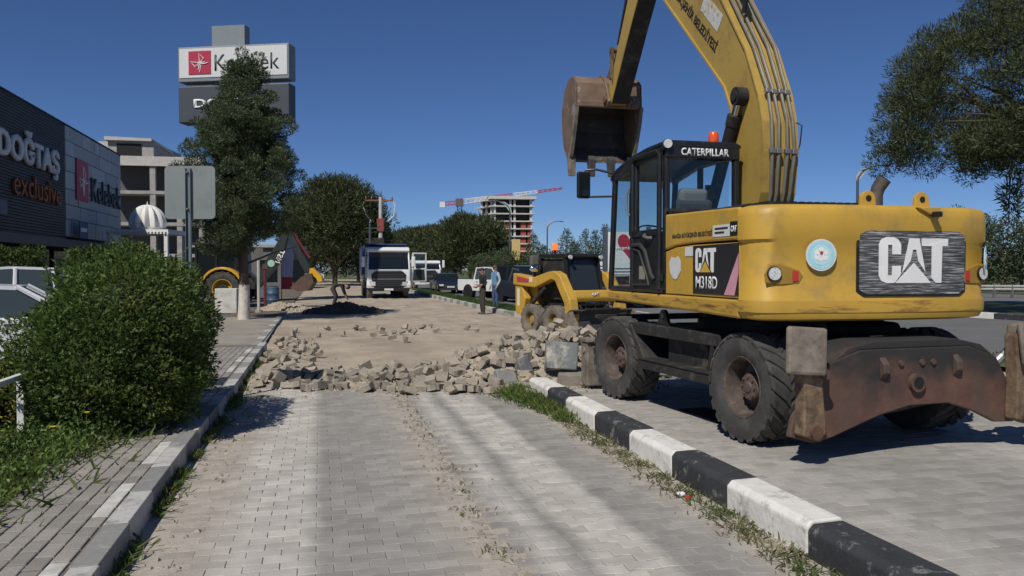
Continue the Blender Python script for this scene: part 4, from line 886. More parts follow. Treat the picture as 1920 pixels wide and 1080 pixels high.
def tree(name, label, loc, trunk, clumps, per, size, mat, group=None, limbs=(), tmat=BARK, aspect=.4, flat=.8, up=.25, cat='tree', shell=0):
    t = thing(name, label, cat, loc, 0, group)
    b = MB(); b.tube([p for p, r in trunk], [r for p, r in trunk], 10)
    b.build('trunk', tmat, t, smooth=True)
    for pts, r in limbs: MB().tube(pts, r, 6).build('limb', tmat, t, smooth=True)
    cs = np.array([c for c, r in clumps]); rs = np.array([r for c, r in clumps])
    obj('crown', npmesh('crown', clump_leaves(cs, rs, per, size, aspect=aspect, flat=flat, up=up, shell=shell), 4, mat), t)
    return t
# --- the clipped conifer with a limewashed trunk
p = at(457, 26.3); H = 9.2; cl = []; random.seed(3)
for k in range(210):
    z = 2.3+(k/210)**.9*6.4
    t = (z-2.2)/6.9
    rad = np.interp(t, [0, .08, .3, .55, .75, .9, 1], [.75, 1.35, 1.95, 1.5, .9, .42, .15])
    a = k*2.39996; rr = rad*random.choice([.55, .8, .95, 1.08])*(1+.12*math.sin(3*a+z))
    if z < 3.1 and math.cos(a) > .1: continue
    cl.append(((rr*math.cos(a), rr*math.sin(a), z+.18*rr+random.gauss(0, .12)), random.uniform(.26, .44)*(1.1-.6*t)))
for dx, zz in ((0.0, 9.15), (.12, 8.8), (-.08, 8.7), (.52, 9.0), (.50, 8.6), (.45, 8.2), (.25, 8.5)):
    cl.append(((dx, 0, zz), .2))
for k in range(50): cl.append(((random.gauss(0, .4), random.gauss(0, .4), random.uniform(3.0, 7.0)), .5))
ct = tree('conifer_tree', 'tall bluish green conifer with a limewashed trunk by the dirt road', (p.x, p.y, 0), [((0, 0, -.1), .20), ((.02, 0, 1.0), .16), ((-.02, .02, 2.4), .15), ((0, 0, 5), .09), ((0, 0, 8.6), .02)], cl, 620, .10, L_CED, aspect=.24, up=.55, flat=.8)
ct.scale = (1, 1, .96)
MB().tube([(0, 0, -.05), (.01, 0, .6), (.02, 0, 1.22)], [.215, .185, .172], 12).build('limewash', LIME, ct, smooth=True)
for k in range(10):
    a = k*2.4; z = 2.3+k*.5; MB().tube([(0, 0, z-.4), (.9*math.cos(a), .9*math.sin(a), z), (1.7*math.cos(a), 1.7*math.sin(a), z+.25)], [.05, .03, .01], 5).build('limb', BARK, ct)
# --- the bush
def bush(name, label, c, lobes, n, size, mat, cat='bush', seed=1, shoots=0, boxy=2.6, bottom=.05):
    "lobes: (dx, dy, sx, sy, h)"
    random.seed(seed); r0 = np.random.default_rng(seed); VV = []
    t = thing(name, label, cat, (c[0], c[1], c[2] if len(c) > 2 else 0))
    area = sum(l[2]*l[4] for l in lobes)
    for k, (dx, dy, sx, sy, h) in enumerate(lobes):
        m = int(n*sx*h/area); u = ball(m*2); e = (np.abs(u)**boxy).sum(1)**(-1/boxy); q = u*e[:, None]; q = q[q[:, 2] > -.85][:m]
        depth = 1-.28*r0.random(len(q))**1.7
        bump = 1+.09*np.sin(q[:, 0]*5+1+k)*np.sin(q[:, 1]*6+2)+.07*np.sin(q[:, 2]*9+q[:, 0]*7+k)+.04*np.sin(q[:, 2]*17+q[:, 1]*15)
        q = q*(depth*bump)[:, None]
        P = np.stack([q[:, 0]*sx+dx, q[:, 1]*sy+dy, h*.5+q[:, 2]*h*.5+bottom], 1); D = q*np.array([.7, .7, .5])+np.array([0, 0, .35])
        VV.append(leafverts(P, size, D, .42, .7))
        MB().sph((dx, dy, h*.48+bottom), 1, 14, 8, (sx*.70, sy*.70, h*.38)).build('shade_core', M('core shade', (.02, .022, .012), .95, .3), t)  # added near-black core: fills the bush and thickens its shadow
        Q, E = [], []
        for _ in range(int(shoots*sx*h/area)):
            uu = ball(1)[0]; uu[2] = abs(uu[2])*1.2+.2; uu /= np.linalg.norm(uu); x, y, z = dx+uu[0]*sx*.85, dy+uu[1]*sy*.85, h*.5+bottom+uu[2]*h*.47; ln = random.uniform(.10, .26); tl = (uu[0]*.5+random.gauss(0, .2), uu[1]*.5+random.gauss(0, .2), 1)
            for k2 in range(16): f = k2/15*ln; Q.append((x+tl[0]*f, y+tl[1]*f, z+tl[2]*f)); E.append((tl[0]+random.gauss(0, .7), tl[1]+random.gauss(0, .7), .5))
        if Q: VV.append(leafverts(np.array(Q), size, np.array(E), .35, .3))
    obj('foliage', npmesh('foliage', np.concatenate(VV), 4, mat), t)
    return t
bush('bush', 'large dense green bush overhanging the left kerb', (-2.1, 8.95, .02), [(.22, 0, .74, 1.15, 1.80), (-.36, .0, .52, .95, 1.28), (.2, -.55, .72, .7, 1.25)], 56000, .05, L_BUSH, seed=5, shoots=60)
bush('bush', 'yellowing leafy shoots between the big bush and the parked sedan', (-3.05, 8.4, .02), [(0, 0, .28, .5, .8)], 2200, .045, leafm('yellowish leaf', (.20, .18, .04), .3, .3, .5, 1.5), seed=8, shoots=10)
# clipped hedges before the shop
for k, (pa, pb, lab) in enumerate(((-60, 72, 'clipped bright green hedge block before the dark shop front'), (135, 238, 'clipped bright green hedge block before the silver facade'))):
    a, q = at(pa, 20.5), at(pb, 20.5); c = (a+q)/2; t = bush('hedge', lab, (c.x, c.y, .9), [(0, 0, (q-a).length/2, .5, 1.38)], 9000, .09, L_HEDGE, 'hedge', 11+k, boxy=7, bottom=-.1); t.rotation_euler = (0, 0, math.atan2(q.y-a.y, q.x-a.x))
    b = MB(); b.bb(-(q-a).length/2, (q-a).length/2, -.45, .45, -.92, .05); b.build('planter', CONC, t)
# --- stone pines
def pine(label, loc, R0, zb, zt, n, per, size, seed=1, lean=(0, 0), group=None, mat=L_PINE, top=.6, rmin=.75, rmax=1.25, low=.25, trunk_r=.22, asp=.2, shell=0):
    random.seed(seed); cl = []; H_ = zt-zb
    for k in range(n):
        a = random.uniform(0, 6.283); v = random.random()**.55
        zz = (1-v)*.0+v; rr = math.sqrt(max(0, 1-(zz*2-1)**2)) if zz > .5 else (1-low*(1-zz*2))
        rr *= R0*(.55+.45*random.random()**.5)*(1+.12*math.sin(3*a+seed)+.08*math.sin(7*a))
        cl.append(((rr*math.cos(a)+lean[0], rr*math.sin(a)+lean[1], zb+H_*(zz*.92)), H_*random.uniform(.13, .2)*random.uniform(rmin, rmax)))
    limbs = []
    for k in range(7):
        a = k*.9+seed; limbs.append(([(lean[0]*.7, lean[1]*.7, zb-.1), (lean[0]+R0*.35*math.cos(a), lean[1]+R0*.35*math.sin(a), zb+H_*.25), (lean[0]+R0*.8*math.cos(a), lean[1]+R0*.8*math.sin(a), zb+H_*.35)], [trunk_r*.55, trunk_r*.3, .03]))
    return tree('pine_tree', label, loc, [((0, 0, -.1), trunk_r), ((lean[0]*.3, lean[1]*.3, zb*.5), trunk_r*.85), ((lean[0], lean[1], zb+H_*.3), trunk_r*.5)], cl, per, size, mat, group, limbs, aspect=asp, flat=.75, up=.5, shell=shell)
p = at(2052, 28); random.seed(4); cl = []; limbs = []
for k in range(230):                                   # needle cushions on the ends of the branches, open underneath
    f = (k+.5)/230; a = k*2.39996; el = math.asin(min(1, f*1.0)); R0 = 6.3*(1+.10*math.sin(3*a+1)+.06*math.sin(7*a))
    q = random.choice([1, 1, .93, .82]); cl.append(((R0*math.cos(el)*math.cos(a)*q, R0*math.cos(el)*math.sin(a)*q, 5.7+7.0*f*q+random.gauss(0, .2)), random.uniform(.62, 1.0)))
for k in range(90): a = random.uniform(0, 6.283); r_ = 6.2*random.uniform(.35, .97); cl.append(((r_*math.cos(a), r_*math.sin(a), random.uniform(5.3, 6.6)), random.uniform(.5, .8)))
for k in range(16):
    a = k*.7; limbs.append(([(0, 0, 4.6), (2.2*math.cos(a), 2.2*math.sin(a), 6.2+.2*(k % 3)), (4.2*math.cos(a+.1), 4.2*math.sin(a+.1), 6.8+.6*(k % 4)), (5.8*math.cos(a+.2), 5.8*math.sin(a+.2), 6.6+1.0*(k % 4))], [.2, .12, .07, .03]))
pt = tree('pine_tree', 'broad stone pine spreading its crown over the far verge', (p.x, p.y, .1), [((0, 0, -.1), .34), ((.1, 0, 2.4), .28), ((0, 0, 5.4), .2), ((0, 0, 9), .1)], cl, 760, .19, L_PINE, None, limbs, aspect=.16, flat=.72, up=.55)
random.seed(31); cl = []
hp = at(1895, 26.5)-p
for k in range(26):
    f = k/25; cl.append(((hp.x+random.gauss(0, .16), hp.y+random.gauss(0, .16), 3.4+3.1*f+random.gauss(0, .1)), random.uniform(.2, .34)))
obj('drooping_spray', npmesh('drooping_spray', clump_leaves(np.array([c for c, r in cl]), np.array([r for c, r in cl]), 44, .24, aspect=.2, flat=.8), 4, L_PINE), pt)
MB().tube([(hp.x*.3, hp.y*.3, 6.6), (hp.x*.7, hp.y*.7, 6.3), (hp.x, hp.y, 5.6), (hp.x-.1, hp.y, 4.4), (hp.x, hp.y+.1, 3.5)], [.09, .07, .045, .03, .012], 6).build('limb', BARK, pt)
for k in range(6):
    a = at(1770+k*34, 25.5+k*.5)-p; MB().tube([(hp.x*.25, hp.y*.25, 6.4), (a.x*.6, a.y*.6, 6.5+.2*k), (a.x, a.y, 6.3+.35*k)], [.09, .05, .015], 6).build('limb', BARK, pt)
p = at(628, 84); pine('big rounded pine standing behind the white dump truck', (p.x, p.y, 0), 4.3, 1.5, 11.0, 240, 240, .42, 7, low=.15, trunk_r=.3, group=None)
p = at(672, 100); pine('smaller dark pine half hidden behind the rounded pine', (p.x, p.y, 0), 3.2, 1.8, 9.2, 170, 150, .46, 9, low=.15, trunk_r=.25)
p = at(585, 105); pine('pine closing the end of the service road', (p.x, p.y, 0), 3.6, 1.8, 9.6, 170, 150, .46, 10, low=.15, trunk_r=.25)
G = 'pines on the central reservation'
for k, (px, D, R0, zt, sd, lab) in enumerate(((882, 100, 4.5, 8.2, 12, 'tall dark domed pine beneath the tower crane'), (838, 122, 4.4, 8.0, 13, 'pine tree right of the red-banner lamp, lower than its neighbour'), (806, 135, 5.2, 8.6, 14, 'wide flat-topped pine behind the white lorry'), (768, 150, 5.6, 9.0, 15, 'far pine of the reservation above the open truck door'), (912, 112, 3.2, 6.6, 16, 'small pine between the domed pine and the unfinished tower'), (735, 165, 4.2, 7.2, 17, 'lowest far pine beside the dump truck body'))):
    p = at(px, D); pine(lab, (p.x, p.y, .1), R0, 1.4, zt, 150, 190, .5, sd, group=G, low=.2)
# clipped cones and conifers beyond the main road
random.seed(5)
def cone_tree(label, loc, r, h, n, per, size, seed, mat=L_DARK, group=None, shape=.85):
    random.seed(seed); cl = []
    for k in range(n):
        t = (k+.5)/n; a = k*2.4; rr = r*(1-t**1.3)**shape*(.6+.5*random.random()); cl.append(((rr*math.cos(a), rr*math.sin(a), .4+t*h), random.uniform(.8, 1.3)*r*.28*(1-.6*t)))
    return tree('conifer_tree', label, loc, [((0, 0, -.1), .12), ((0, 0, h*.95), .03)], cl, per, size, mat, group, aspect=.28, up=.4)
for k, px in enumerate((905, 928, 952, 976, 1000)):
    p = at(px, 88+2*(k % 2)); t = bush('clipped_shrub', ('clipped dome shrub of the hedge row behind the standing men', 'clipped dome shrub beside the lamp with the yellow banner')[k in (2, 3)], (p.x, p.y, .1), [(0, 0, 1.6, 1.3, 3.1+.3*(k % 3))], 2600, .18, L_DARK if k % 2 else leafm('mid evergreen leaf', (.085, .12, .045), .3, .25, .4, .5), 'shrub', 40+k, boxy=3.0); t['group'] = 'clipped shrubs behind the men'
for k, px in enumerate((1000, 1018, 1040, 1062, 1078, 1098, 1116, 1135, 1160, 1190, 1225, 1260)):
    D = 112+7*(k % 3); p = at(px, D); h = [6.2, 4.6, 5.0, 6.8, 5.2, 7.4, 6.6, 7.8, 6.4, 7, 6.5, 7.2][k]
    cone_tree('slender dark conifer in the row beyond the main road', (p.x, p.y, .06), 2.0+.3*(k % 2), h, 60, 46, .34, 60+k, group='conifers beyond the main road', mat=L_DARK if k % 3 else L_CED)
for k, (px, D, R0, h) in enumerate(((1845, 62, 2.2, 5.2), (1880, 58, 2.6, 5.0), (1915, 60, 2.8, 4.6), (1950, 58, 2.6, 5.2), (1800, 70, 2.6, 6.6))):
    p = at(px, D); random.seed(80+k); cl = [((random.gauss(0, R0*.45), random.gauss(0, R0*.45), random.uniform(.8, h)), random.uniform(.5, .95)) for _ in range(60)]
    tree('roadside_tree', 'dark bushy tree growing behind the guard rail', (p.x, p.y, .06), [((0, 0, -.1), .14), ((0, 0, h*.8), .04)], cl, 60, .24, L_DARK, 'trees behind the guard rail')
# far wood on the skyline
random.seed(90); cs = []
for k in range(520):
    D = random.uniform(170, 330); px = random.uniform(-400, 2500); p = at(px, D); 
    if 880 < px < 1050 and D > 280: continue
    cs.append((p.x, p.y, random.uniform(.5, 4.2)))
V = clump_leaves(np.array(cs), np.full(len(cs), 2.6), 46, .9, aspect=.4)
stuff(tag(obj('far_wood', npmesh('far_wood', V, 4, L_DARK)), 'dark band of far-off trees along the skyline', 'wood'))
# --- grass, weeds
def blades(pts, h, mat, name, label, wid=.004, lean=.5, cat='grass'):
    pts = np.asarray(pts, float); n = len(pts); hh = (h*(.4+.9*rng.random(n)))[:, None]
    d = rng.normal(size=(n, 3))*lean; d[:, 2] = 1; d /= np.linalg.norm(d, axis=1)[:, None]; a = rng.random(n)*6.283
    s = np.stack([np.cos(a), np.sin(a), np.zeros(n)], 1)*(wid*(.6+.8*rng.random(n)))[:, None]
    m = pts+d*hh*.55; t = pts+d*hh; t[:, :2] += (d[:, :2]*hh*.35); t[:, 2] -= hh[:, 0]*.08
    V = np.stack([pts-s, pts+s, m+s*.7, t], 1); V2 = np.stack([pts-s, m+s*.7, t, m-s*.7], 1)
    return stuff(tag(obj(name, npmesh(name, np.concatenate([V.reshape(-1, 3), V2.reshape(-1, 3)]), 4, mat)), label, cat))
random.seed(12); P, Q = [], []
tufts = [(10.6, 2.62, .13, 500), (10.2, 2.57, .15, 700), (9.8, 2.60, .13, 520), (9.3, 2.64, .11, 420), (8.9, 2.67, .09, 260), (8.45, 2.64, .07, 160)]
for y, x, s, n in tufts:
    for _ in range(n): P.append((min(2.765, random.gauss(x, s)), random.gauss(y, s*1.3), 0))
blades(P, .13, L_GRASS, 'grass_tufts', 'green grass growing at the foot of the kerb by the rubble', .0045)
for y, x, s, n in ((8.1, 2.68, .07, 260), (7.7, 2.63, .09, 420), (7.2, 2.64, .08, 420), (6.75, 2.66, .07, 300), (6.35, 2.66, .07, 300), (5.9, 2.64, .09, 420), (5.45, 2.66, .08, 380), (4.95, 2.66, .08, 420), (4.55, 2.64, .09, 480), (4.1, 2.64, .09, 480), (3.75, 2.62, .1, 520), (3.4, 2.6, .1, 420)):
    for _ in range(n//3): Q.append((min(2.765, random.gauss(x, s)), random.gauss(y, s*1.5), 0))
for _ in range(350): Q.append((random.uniform(2.5, 2.765), random.uniform(3.2, 9), 0))
blades(Q, .055, L_DRY, 'kerb_weeds', 'sparse dry weeds along the foot of the painted kerb', .005, .9, 'weeds')
P = []
for _ in range(2600):
    y = random.uniform(3, 16.5); x = -1.115+abs(random.gauss(0, .035+.05*math.exp(-((y-10.5)/1.6)**2)))
    if math.sin(y*3.1)+math.sin(y*7.7) > -.5: P.append((x, y, 0))
blades(P, .10, L_GRASS, 'gutter_grass', 'ragged grass along the foot of the left kerb', .005, .7)
P = []
for _ in range(120): P.append((random.gauss(1.02, .08), random.choice([4.6, 5.4, 5.9, 6.6, 7.9, 8.6])+random.gauss(0, .05), -.004))
blades(P, .04, L_DRY, 'seam_weeds', 'tiny weeds sprouting in the broken paving seam', .005, 1.0, 'weeds')
P, Q, F = [], [], []
for _ in range(9500):
    y = random.uniform(4.9, 8.6); x = random.uniform(-3.4, -1.75-.06*(y-5))
    if x > -2.1-.2*math.sin(y*2)+.25*(y-6.2): continue
    P.append((x, y, .10))
for _ in range(9000):
    y = random.uniform(5.2, 8.2); x = random.gauss(-2.4, .33)+.12*(y-7); P.append((x, y, .1)) if random.random() < .3 else Q.append((x, y, .1+.22*random.random()))
blades(P, .17, L_GRASS, 'verge_grass', 'rough grass on the planting strip by the bush', .004, .6)
Q = np.array([q for q in Q if q[0] < -1.85 and q[0] > -3.3])
V = leafverts(Q, .036, np.tile([0, 0, .4], (len(Q), 1)), .5, 1.0); stuff(tag(obj('verge_weeds', npmesh('verge_weeds', V, 4, L_WEED)), 'lush low weeds in front of the big bush', 'weeds'))
random.seed(21)
for k in range(11):
    x, y = random.uniform(-2.75, -1.9), random.uniform(6.2, 7.6); z = random.uniform(.28, .42)
    t = thing('dandelion', 'yellow flower on a thin stem among the verge weeds', 'flower', (x, y, .08), 0, 'yellow flowers in the verge')
    MB().cyl((0, 0, 0), (.01, .01, z), .003, n=5).build('stem', L_WEED, t); MB().cyl((.01, .01, z), (.01, .01, z+.012), .008, .024, 10).build('flower_head', FLOW, t)
P = []
for _ in range(16000):
    y = random.uniform(12, 62)**1.0; i = random.random(); P.append((np.interp(y, [x[1] for x in ml], [x[0] for x in ml])+.15+i*1.25, y, .08))
blades(P, .12, leafm('mown grass blade', (.075, .125, .03), .3, .3, .5, .6), 'median_grass', 'mown green grass on the median by the works', .012, .5)
# ------------------------------------------------------------------ vehicles (local +y is forward)
def simple_wheel(parent, c, r, w, tm=TYRE, rm=STEEL, side=1, ns=24):
    X = Matrix.Translation(c) @ Matrix.Rotation(R(90)*side, 4, 'Y'); h = w/2
    b = MB(); b.lathe([(r*.62, h*.9), (r*.58, h*.7), (r*.5, h*.35), (r*.2, h*.4), (.01, h*.45)], ns, X, caps=False)
    for k in range(5):
        a = k*2*math.pi/5; p = Vector((r*.36*math.cos(a), r*.36*math.sin(a), h*.45)); b.cyl(X @ p, X @ (p+Vector((0, 0, h*.06))), r*.07, n=8)
    wo = b.build('wheel', rm, parent, smooth=True)
    MB().lathe([(r*.60, h*.9), (r*.8, h), (r*.95, h*.92), (r, h*.7), (r, -h*.7), (r*.95, -h*.92), (r*.8, -h), (r*.60, -h*.9)], ns, X, closed=True).build('tyre', tm, wo, smooth=True)
    return wo
def car(name, label, cat, loc, rz, paint, L=4.4, Wd=1.78, H=1.45, kind='sedan', group=None, lights=True):
    t = thing(name, label, cat, loc, rz, group); h = L/2; w = Wd/2
    if kind == 'sedan':
        low = [(-h, .45), (-h+.05, .28), (h-.08, .26), (h, .42), (h-.02, .62), (h-.25, .74), (h*.45, .90), (-h*.62, .96), (-h+.05, .90)]
        gr = [(h*.45, .89), (.30, H-.06), (-.15, H), (-.75, H-.03), (-h*.68, .95)]; pil = [(.30, H-.06), (-.75, H-.03)]
    elif kind == 'pickup':
        low = [(-h, .62), (-h+.05, .42), (h-.1, .40), (h, .55), (h-.02, .85), (h-.2, 1.02), (h*.46, 1.10), (-h, 1.12)]
        gr = [(h*.46, 1.09), (h*.20, H-.05), (-.1, H), (-h*.36, H-.03), (-h*.40, 1.10)]
    elif kind == 'suv':
        low = [(-h, .60), (-h+.05, .38), (h-.1, .36), (h, .52), (h-.02, .82), (h-.2, .98), (h*.46, 1.06), (-h, 1.1)]
        gr = [(h*.46, 1.05), (h*.20, H-.05), (-.1, H), (-h*.90, H-.05), (-h*.97, 1.08)]
    else:
        low = [(-h, .45), (-h+.05, .30), (h-.08, .30), (h, .45), (h-.02, .75), (h-.2, .95), (h*.62, 1.12), (-h, 1.15)]
        gr = [(h*.62, 1.11), (h*.36, H-.06), (0, H), (-h+.05, H-.03), (-h+.01, 1.14)]
    nb = len(low); b = MB()
    secs = []
    for x, sc, zl in ((-w, .985, .03), (-w+.06, 1, 0), (w-.06, 1, 0), (w, .985, .03)):
        secs.append([(x, y*sc, z-(zl if z > .6 else -zl)) for y, z in low])
    b.loft(secs); body = b.build('body', paint, t, smooth=True)
    # greenhouse: pillars and roof in paint, panes inset
    def sec(x, f): return [(x*(1-.0), y, z) for y, z in f]
    n = len(gr); wt = w-.20; wb = w-.07
    def wx(z): return wb+(wt-wb)*(z-gr[0][1])/(H-gr[0][1])
    b = MB(); b.loft([[(-wx(z)+.012, y, z) for y, z in gr], [(wx(z)-.012, y, z) for y, z in gr]]); b.build('windows', GLG if paint in (CARW, CARS) else GLD, t)
    b = MB(); rp = gr[1:-1]; b.loft([[(s*(wx(z)+.004), y, z+.006) for s in (-1, 1)]+[(s*(wx(z)+.004), y, z-.05) for s in (1, -1)] for y, z in rp]); b.build('roof', paint, t, smooth=True)
    ends = [(gr[0], gr[1]), (gr[-1], gr[-2])]
    for s in (-1, 1):
        for (a, c_) in ends: MB().tube([(s*wx(a[1]), a[0], a[1]), (s*wx(c_[1]), c_[0], c_[1])], [.045, .04], 6).build('pillar', paint, t, smooth=True)
        ym = (gr[1][0]+gr[-2][0])/2; MB().tube([(s*(wx(gr[0][1])), ym, gr[0][1]-.02), (s*wx(H-.02), ym, H-.03)], [.05, .04], 6).build('pillar', BLK if kind != 'pickup' else paint, t, smooth=True)
        MB().sph((s*(w+.08), gr[0][0]-.12, gr[0][1]+.10), .1, 10, 6, (1, .6, .7)).build('wing_mirror', paint, t, smooth=True)
        for y in (ym+.35, ym-.55): MB().bb(s*(w-.004), s*(w+.018), y, y+.18, .82 if kind == 'sedan' else .95, .85 if kind == 'sedan' else .98).build('door_handle', PLA, t)
        for y in (h*.62, -h*.60): simple_wheel(t, (s*(w-.11), y, .33 if kind == 'sedan' else .38), .33 if kind == 'sedan' else .38, .23, side=s)
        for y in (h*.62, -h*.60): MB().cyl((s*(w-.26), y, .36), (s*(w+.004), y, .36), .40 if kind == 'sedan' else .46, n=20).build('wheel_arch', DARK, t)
        zz = low[4][1]
        MB().box((s*(w-.26), h-.06, zz-.02), (.34, .16, .14), (0, 0, -s*.25)).build('headlight', LAMP, t, bevel=.03)
        MB().box((s*(w-.16), -h+.04, .80), (.22, .1, .16)).build('tail_light', RED, t, bevel=.02)
    MB().bb(-w*.55, w*.55, h-.06, h+.012, .42, .62).build('grille', PLA, t, bevel=.02)
    MB().bb(-w*.9, w*.9, h-.05, h+.015, .28, .38).build('bumper_lip', PLA, t)
    MB().bb(-.26, .26, h+.012, h+.022, .44, .54).build('number_plate', WSTK, t)
    if kind == 'pickup':
        b = MB(); b.bb(-w+.08, w-.08, -h+.06, -h*.42, 1.112, 1.125); b.build('load_bed', DARK, t)
    return t
# left car park
p = at(-62, 12.6); car('parked_car', 'silver white sedan parked behind the bush, partly hidden by leaves', 'car', (p.x, p.y, 0), R(102), CARW, 4.4, 1.78, 1.44)
p = at(20, 18.2); car('parked_pickup', 'white double cab pickup parked behind the silver sedan', 'pickup', (p.x, p.y, 0), R(100), CARW, 5.1, 1.84, 1.74, 'pickup')
# main road
p = at(836, 57.5); car('black_car', 'black saloon car standing on the main road beside the median', 'car', (p.x, p.y, -.03), R(180), CARK, 4.5, 1.8, 1.44)
p = at(930, 47.5); car('white_pickup', 'white pickup standing on the main road behind the two men', 'pickup', (p.x, p.y, -.03), R(208), CARW, 5.1, 1.86, 1.85, 'pickup')
p = at(988, 41); car('navy_van', 'dark navy van half hidden behind the skid steer loader', 'van', (p.x, p.y, -.03), R(186), CARN, 4.9, 1.9, 1.92, 'van')
p = at(1168, 37); car('black_car', 'black car seen under the excavator cab on the main road', 'car', (p.x, p.y, -.03), R(176), CARK, 4.4, 1.8, 1.44)
p = at(595, 118); car('far_van', 'white van far down the service road under the pines', 'van', (p.x, p.y, 0), R(180), CARW, 4.9, 1.9, 2.0, 'van')

# ---- dump truck
def lorry(label, loc, rz, body_col, W=2.5, H=3.02, grille=True, door=True, tip=True, L=8.4):
    t = thing('dump_truck' if tip else 'lorry', label, 'truck', loc, rz); w = W/2
    b = MB(); b.bb(-w+.12, w-.12, -2.15, -.12, 1.02, H-.14); b.build('cab_core', BLK, t)
    prof = [(-2.2, .92), (0, .92), (.02, 1.7), (-.18, H-.32), (-.34, H-.06), (-.6, H), (-2.2, H)]
    for s in (-1, 1):
        b = MB(); b.prism([(-2.2, .92), (-.02, .92), (.0, 1.72), (-.16, 1.78), (-2.2, 1.78)], 'x', s*w, s*(w-.08)); b.build('cab_side', CARWD, t, bevel=.02)
        b = MB(); b.prism([(-2.2, 1.78), (-1.25, 1.78), (-1.25, H-.3), (-2.2, H-.3)], 'x', s*w, s*(w-.08)); b.build('cab_side', CARWD, t, bevel=.02)
        MB().prism([(-1.24, 1.80), (-.2, 1.80), (-.36, H-.32), (-1.24, H-.32)], 'x', s*(w-.02), s*(w-.05)).build('side_window', GLD, t)
        MB().tube([(s*(w-.05), -.02, 1.70), (s*(w-.09), -.20, H-.30), (s*(w-.14), -.34, H-.1)], .06, 6).build('pillar', CARWD, t, smooth=True)
        if not (door and s < 0):
            b = MB(); b.box((s*(w+.22), -.02, 2.15), (.20, .14, .62)); b.build('mirror', CARWD, t, bevel=.05); MB().tube([(s*(w-.05), -.1, 2.5), (s*(w+.2), 0, 2.5)], .02, 6).build('mirror_arm', BLK, t)
        b = MB(); b.prism([(.06, .62), (.10, .80), (.05, 1.02), (-.35, 1.05), (-.45, .62)], 'x', s*(w+.01), s*(w-.55)); b.build('bumper_corner', CARWD, t, bevel=.03)
        b = MB(); b.box((s*(w-.32), .09, .86), (.34, .05, .24), (0, 0, -s*.2)); b.build('headlight', LAMP, t, bevel=.03)
        b = MB(); b.box((s*(w-.32), .082, .86), (.40, .05, .29), (0, 0, -s*.2)); b.build('headlight_rim', BLK, t, bevel=.03)
        for y in (-1.05, -2.75): simple_wheel(t, (s*(w-.2), y, .52), .52, .34, TYRED, RIM, s)
        if tip:
            for y in (-5.4, -6.75): simple_wheel(t, (s*(w-.3), y, .52), .52, .55, TYRED, RIM, s)
        b = MB(); b.prism([(-.42, .62), (-.45, 1.0), (-.7, 1.2), (-1.4, 1.2), (-1.68, .95), (-1.72, .7), (-1.62, .7), (-1.58, .9), (-1.38, 1.1), (-.72, 1.1), (-.52, .95), (-.5, .62)], 'x', s*(w+.02), s*(w-.5)); b.build('wheel_arch', BLK, t)
    b = MB(); b.prism([(.02, 1.70), (.0, 1.76), (-.17, H-.34), (-.22, H-.34), (-.05, 1.70)], 'x', -w+.1, w-.1); b.build('windscreen', GLD, t)
    b = MB(); b.prism([(-.14, H-.34), (-.05, H-.22), (-.10, H-.10), (-.32, H-.02), (-.7, H), (-2.2, H), (-2.2, H-.3), (-.2, H-.34)], 'x', -w+.03, w-.03); b.build('cab_roof', CARWD, t, bevel=.04)
    b = MB(); b.prism([(.02, .98), (.05, 1.3), (.04, 1.68), (-.02, 1.74), (-.1, 1.7), (-.1, .98)], 'x', -w+.02, w-.02); b.build('cab_front', CARWD, t, bevel=.04)
    b = MB(); b.prism([(-w+.40, .64), (w-.40, .64), (w-.30, 1.0), (w-.24, 1.40), (w-.44, 1.58), (-w+.44, 1.58), (-w+.24, 1.40), (-w+.30, 1.0)], 'y', .04, .085); g = b.build('grille', BLK, t, bevel=.015)
    for k in range(6): MB().bb(-w+.34, w-.34, .085, .105, .74+k*.125, .80+k*.125).build('grille_slat', PLA if k != 3 else STEEL, g)
    b = MB(); b.bb(-w*.6, w*.6, .03, .06, 1.585, 1.655); b.build('maker_strip', STEEL, t)
    b = MB(); b.bb(-w+.05, w-.05, -.3, .07, .44, .63); b.build('bumper', CARWD if not tip else BLK, t, bevel=.03); MB().bb(-.26, .26, .072, .085, .48, .60).build('number_plate', WSTK, t)
    for s in (-1, 1): MB().tube([(s*.3, -.01, 1.73), (s*.3+.45, -.06, 1.86)], .012, 5).build('wiper', BLK, t)
    b = MB(); b.bb(-.45, .45, -L+.2, -.5, .62, .98); b.build('chassis', CHAS, t)
    if tip:
        BL = M('blue tipper paint', (.035, .06, .15), .55, .2, 2, dirt=((.2, .18, .16), .55, .75, 2))
        b = MB()
        b.bb(-w, w, -2.62, -2.52, 1.15, H+.22); b.bb(-w-.02, w+.02, -2.75, -2.1, H+.16, H+.24); b.build('headboard', BL, t, bevel=.02)
        for s in (-1, 1):
            b = MB(); b.prism([(s*(w-.25), 1.1), (s*w, 1.4), (s*w, H+.15), (s*(w-.06), H+.15), (s*(w-.06), 1.42), (s*(w-.3), 1.15)], 'y', -L, -2.62); sd_ = b.build('tipper_side', BL, t)
            for k in range(7): MB().bb(s*w, s*(w+.05), -2.95-k*.82, -2.85-k*.82, 1.4, H+.12).build('side_rib', BL, sd_)
        MB().bb(-w+.2, w-.2, -L, -2.6, 1.05, 1.15).build('tipper_floor', BL, t)
        for x in (-.45, .45): MB().bb(x-.04, x+.04, -2.50, -2.44, 1.3, H+.2).build('headboard_rib', BL, t)
        for s in (-1, 1): b = MB(); b.bb(s*(w-.5), s*(w-.02), -4.3, -3.4, .55, 1.0); b.build('tank', STEEL, t, bevel=.05)
    else: MB().bb(-w+.05, w-.05, -L, -2.5, .98, 2.0).build('cargo_box', M('grey cargo box', (.3, .33, .36), .6, .1), t, bevel=.02)
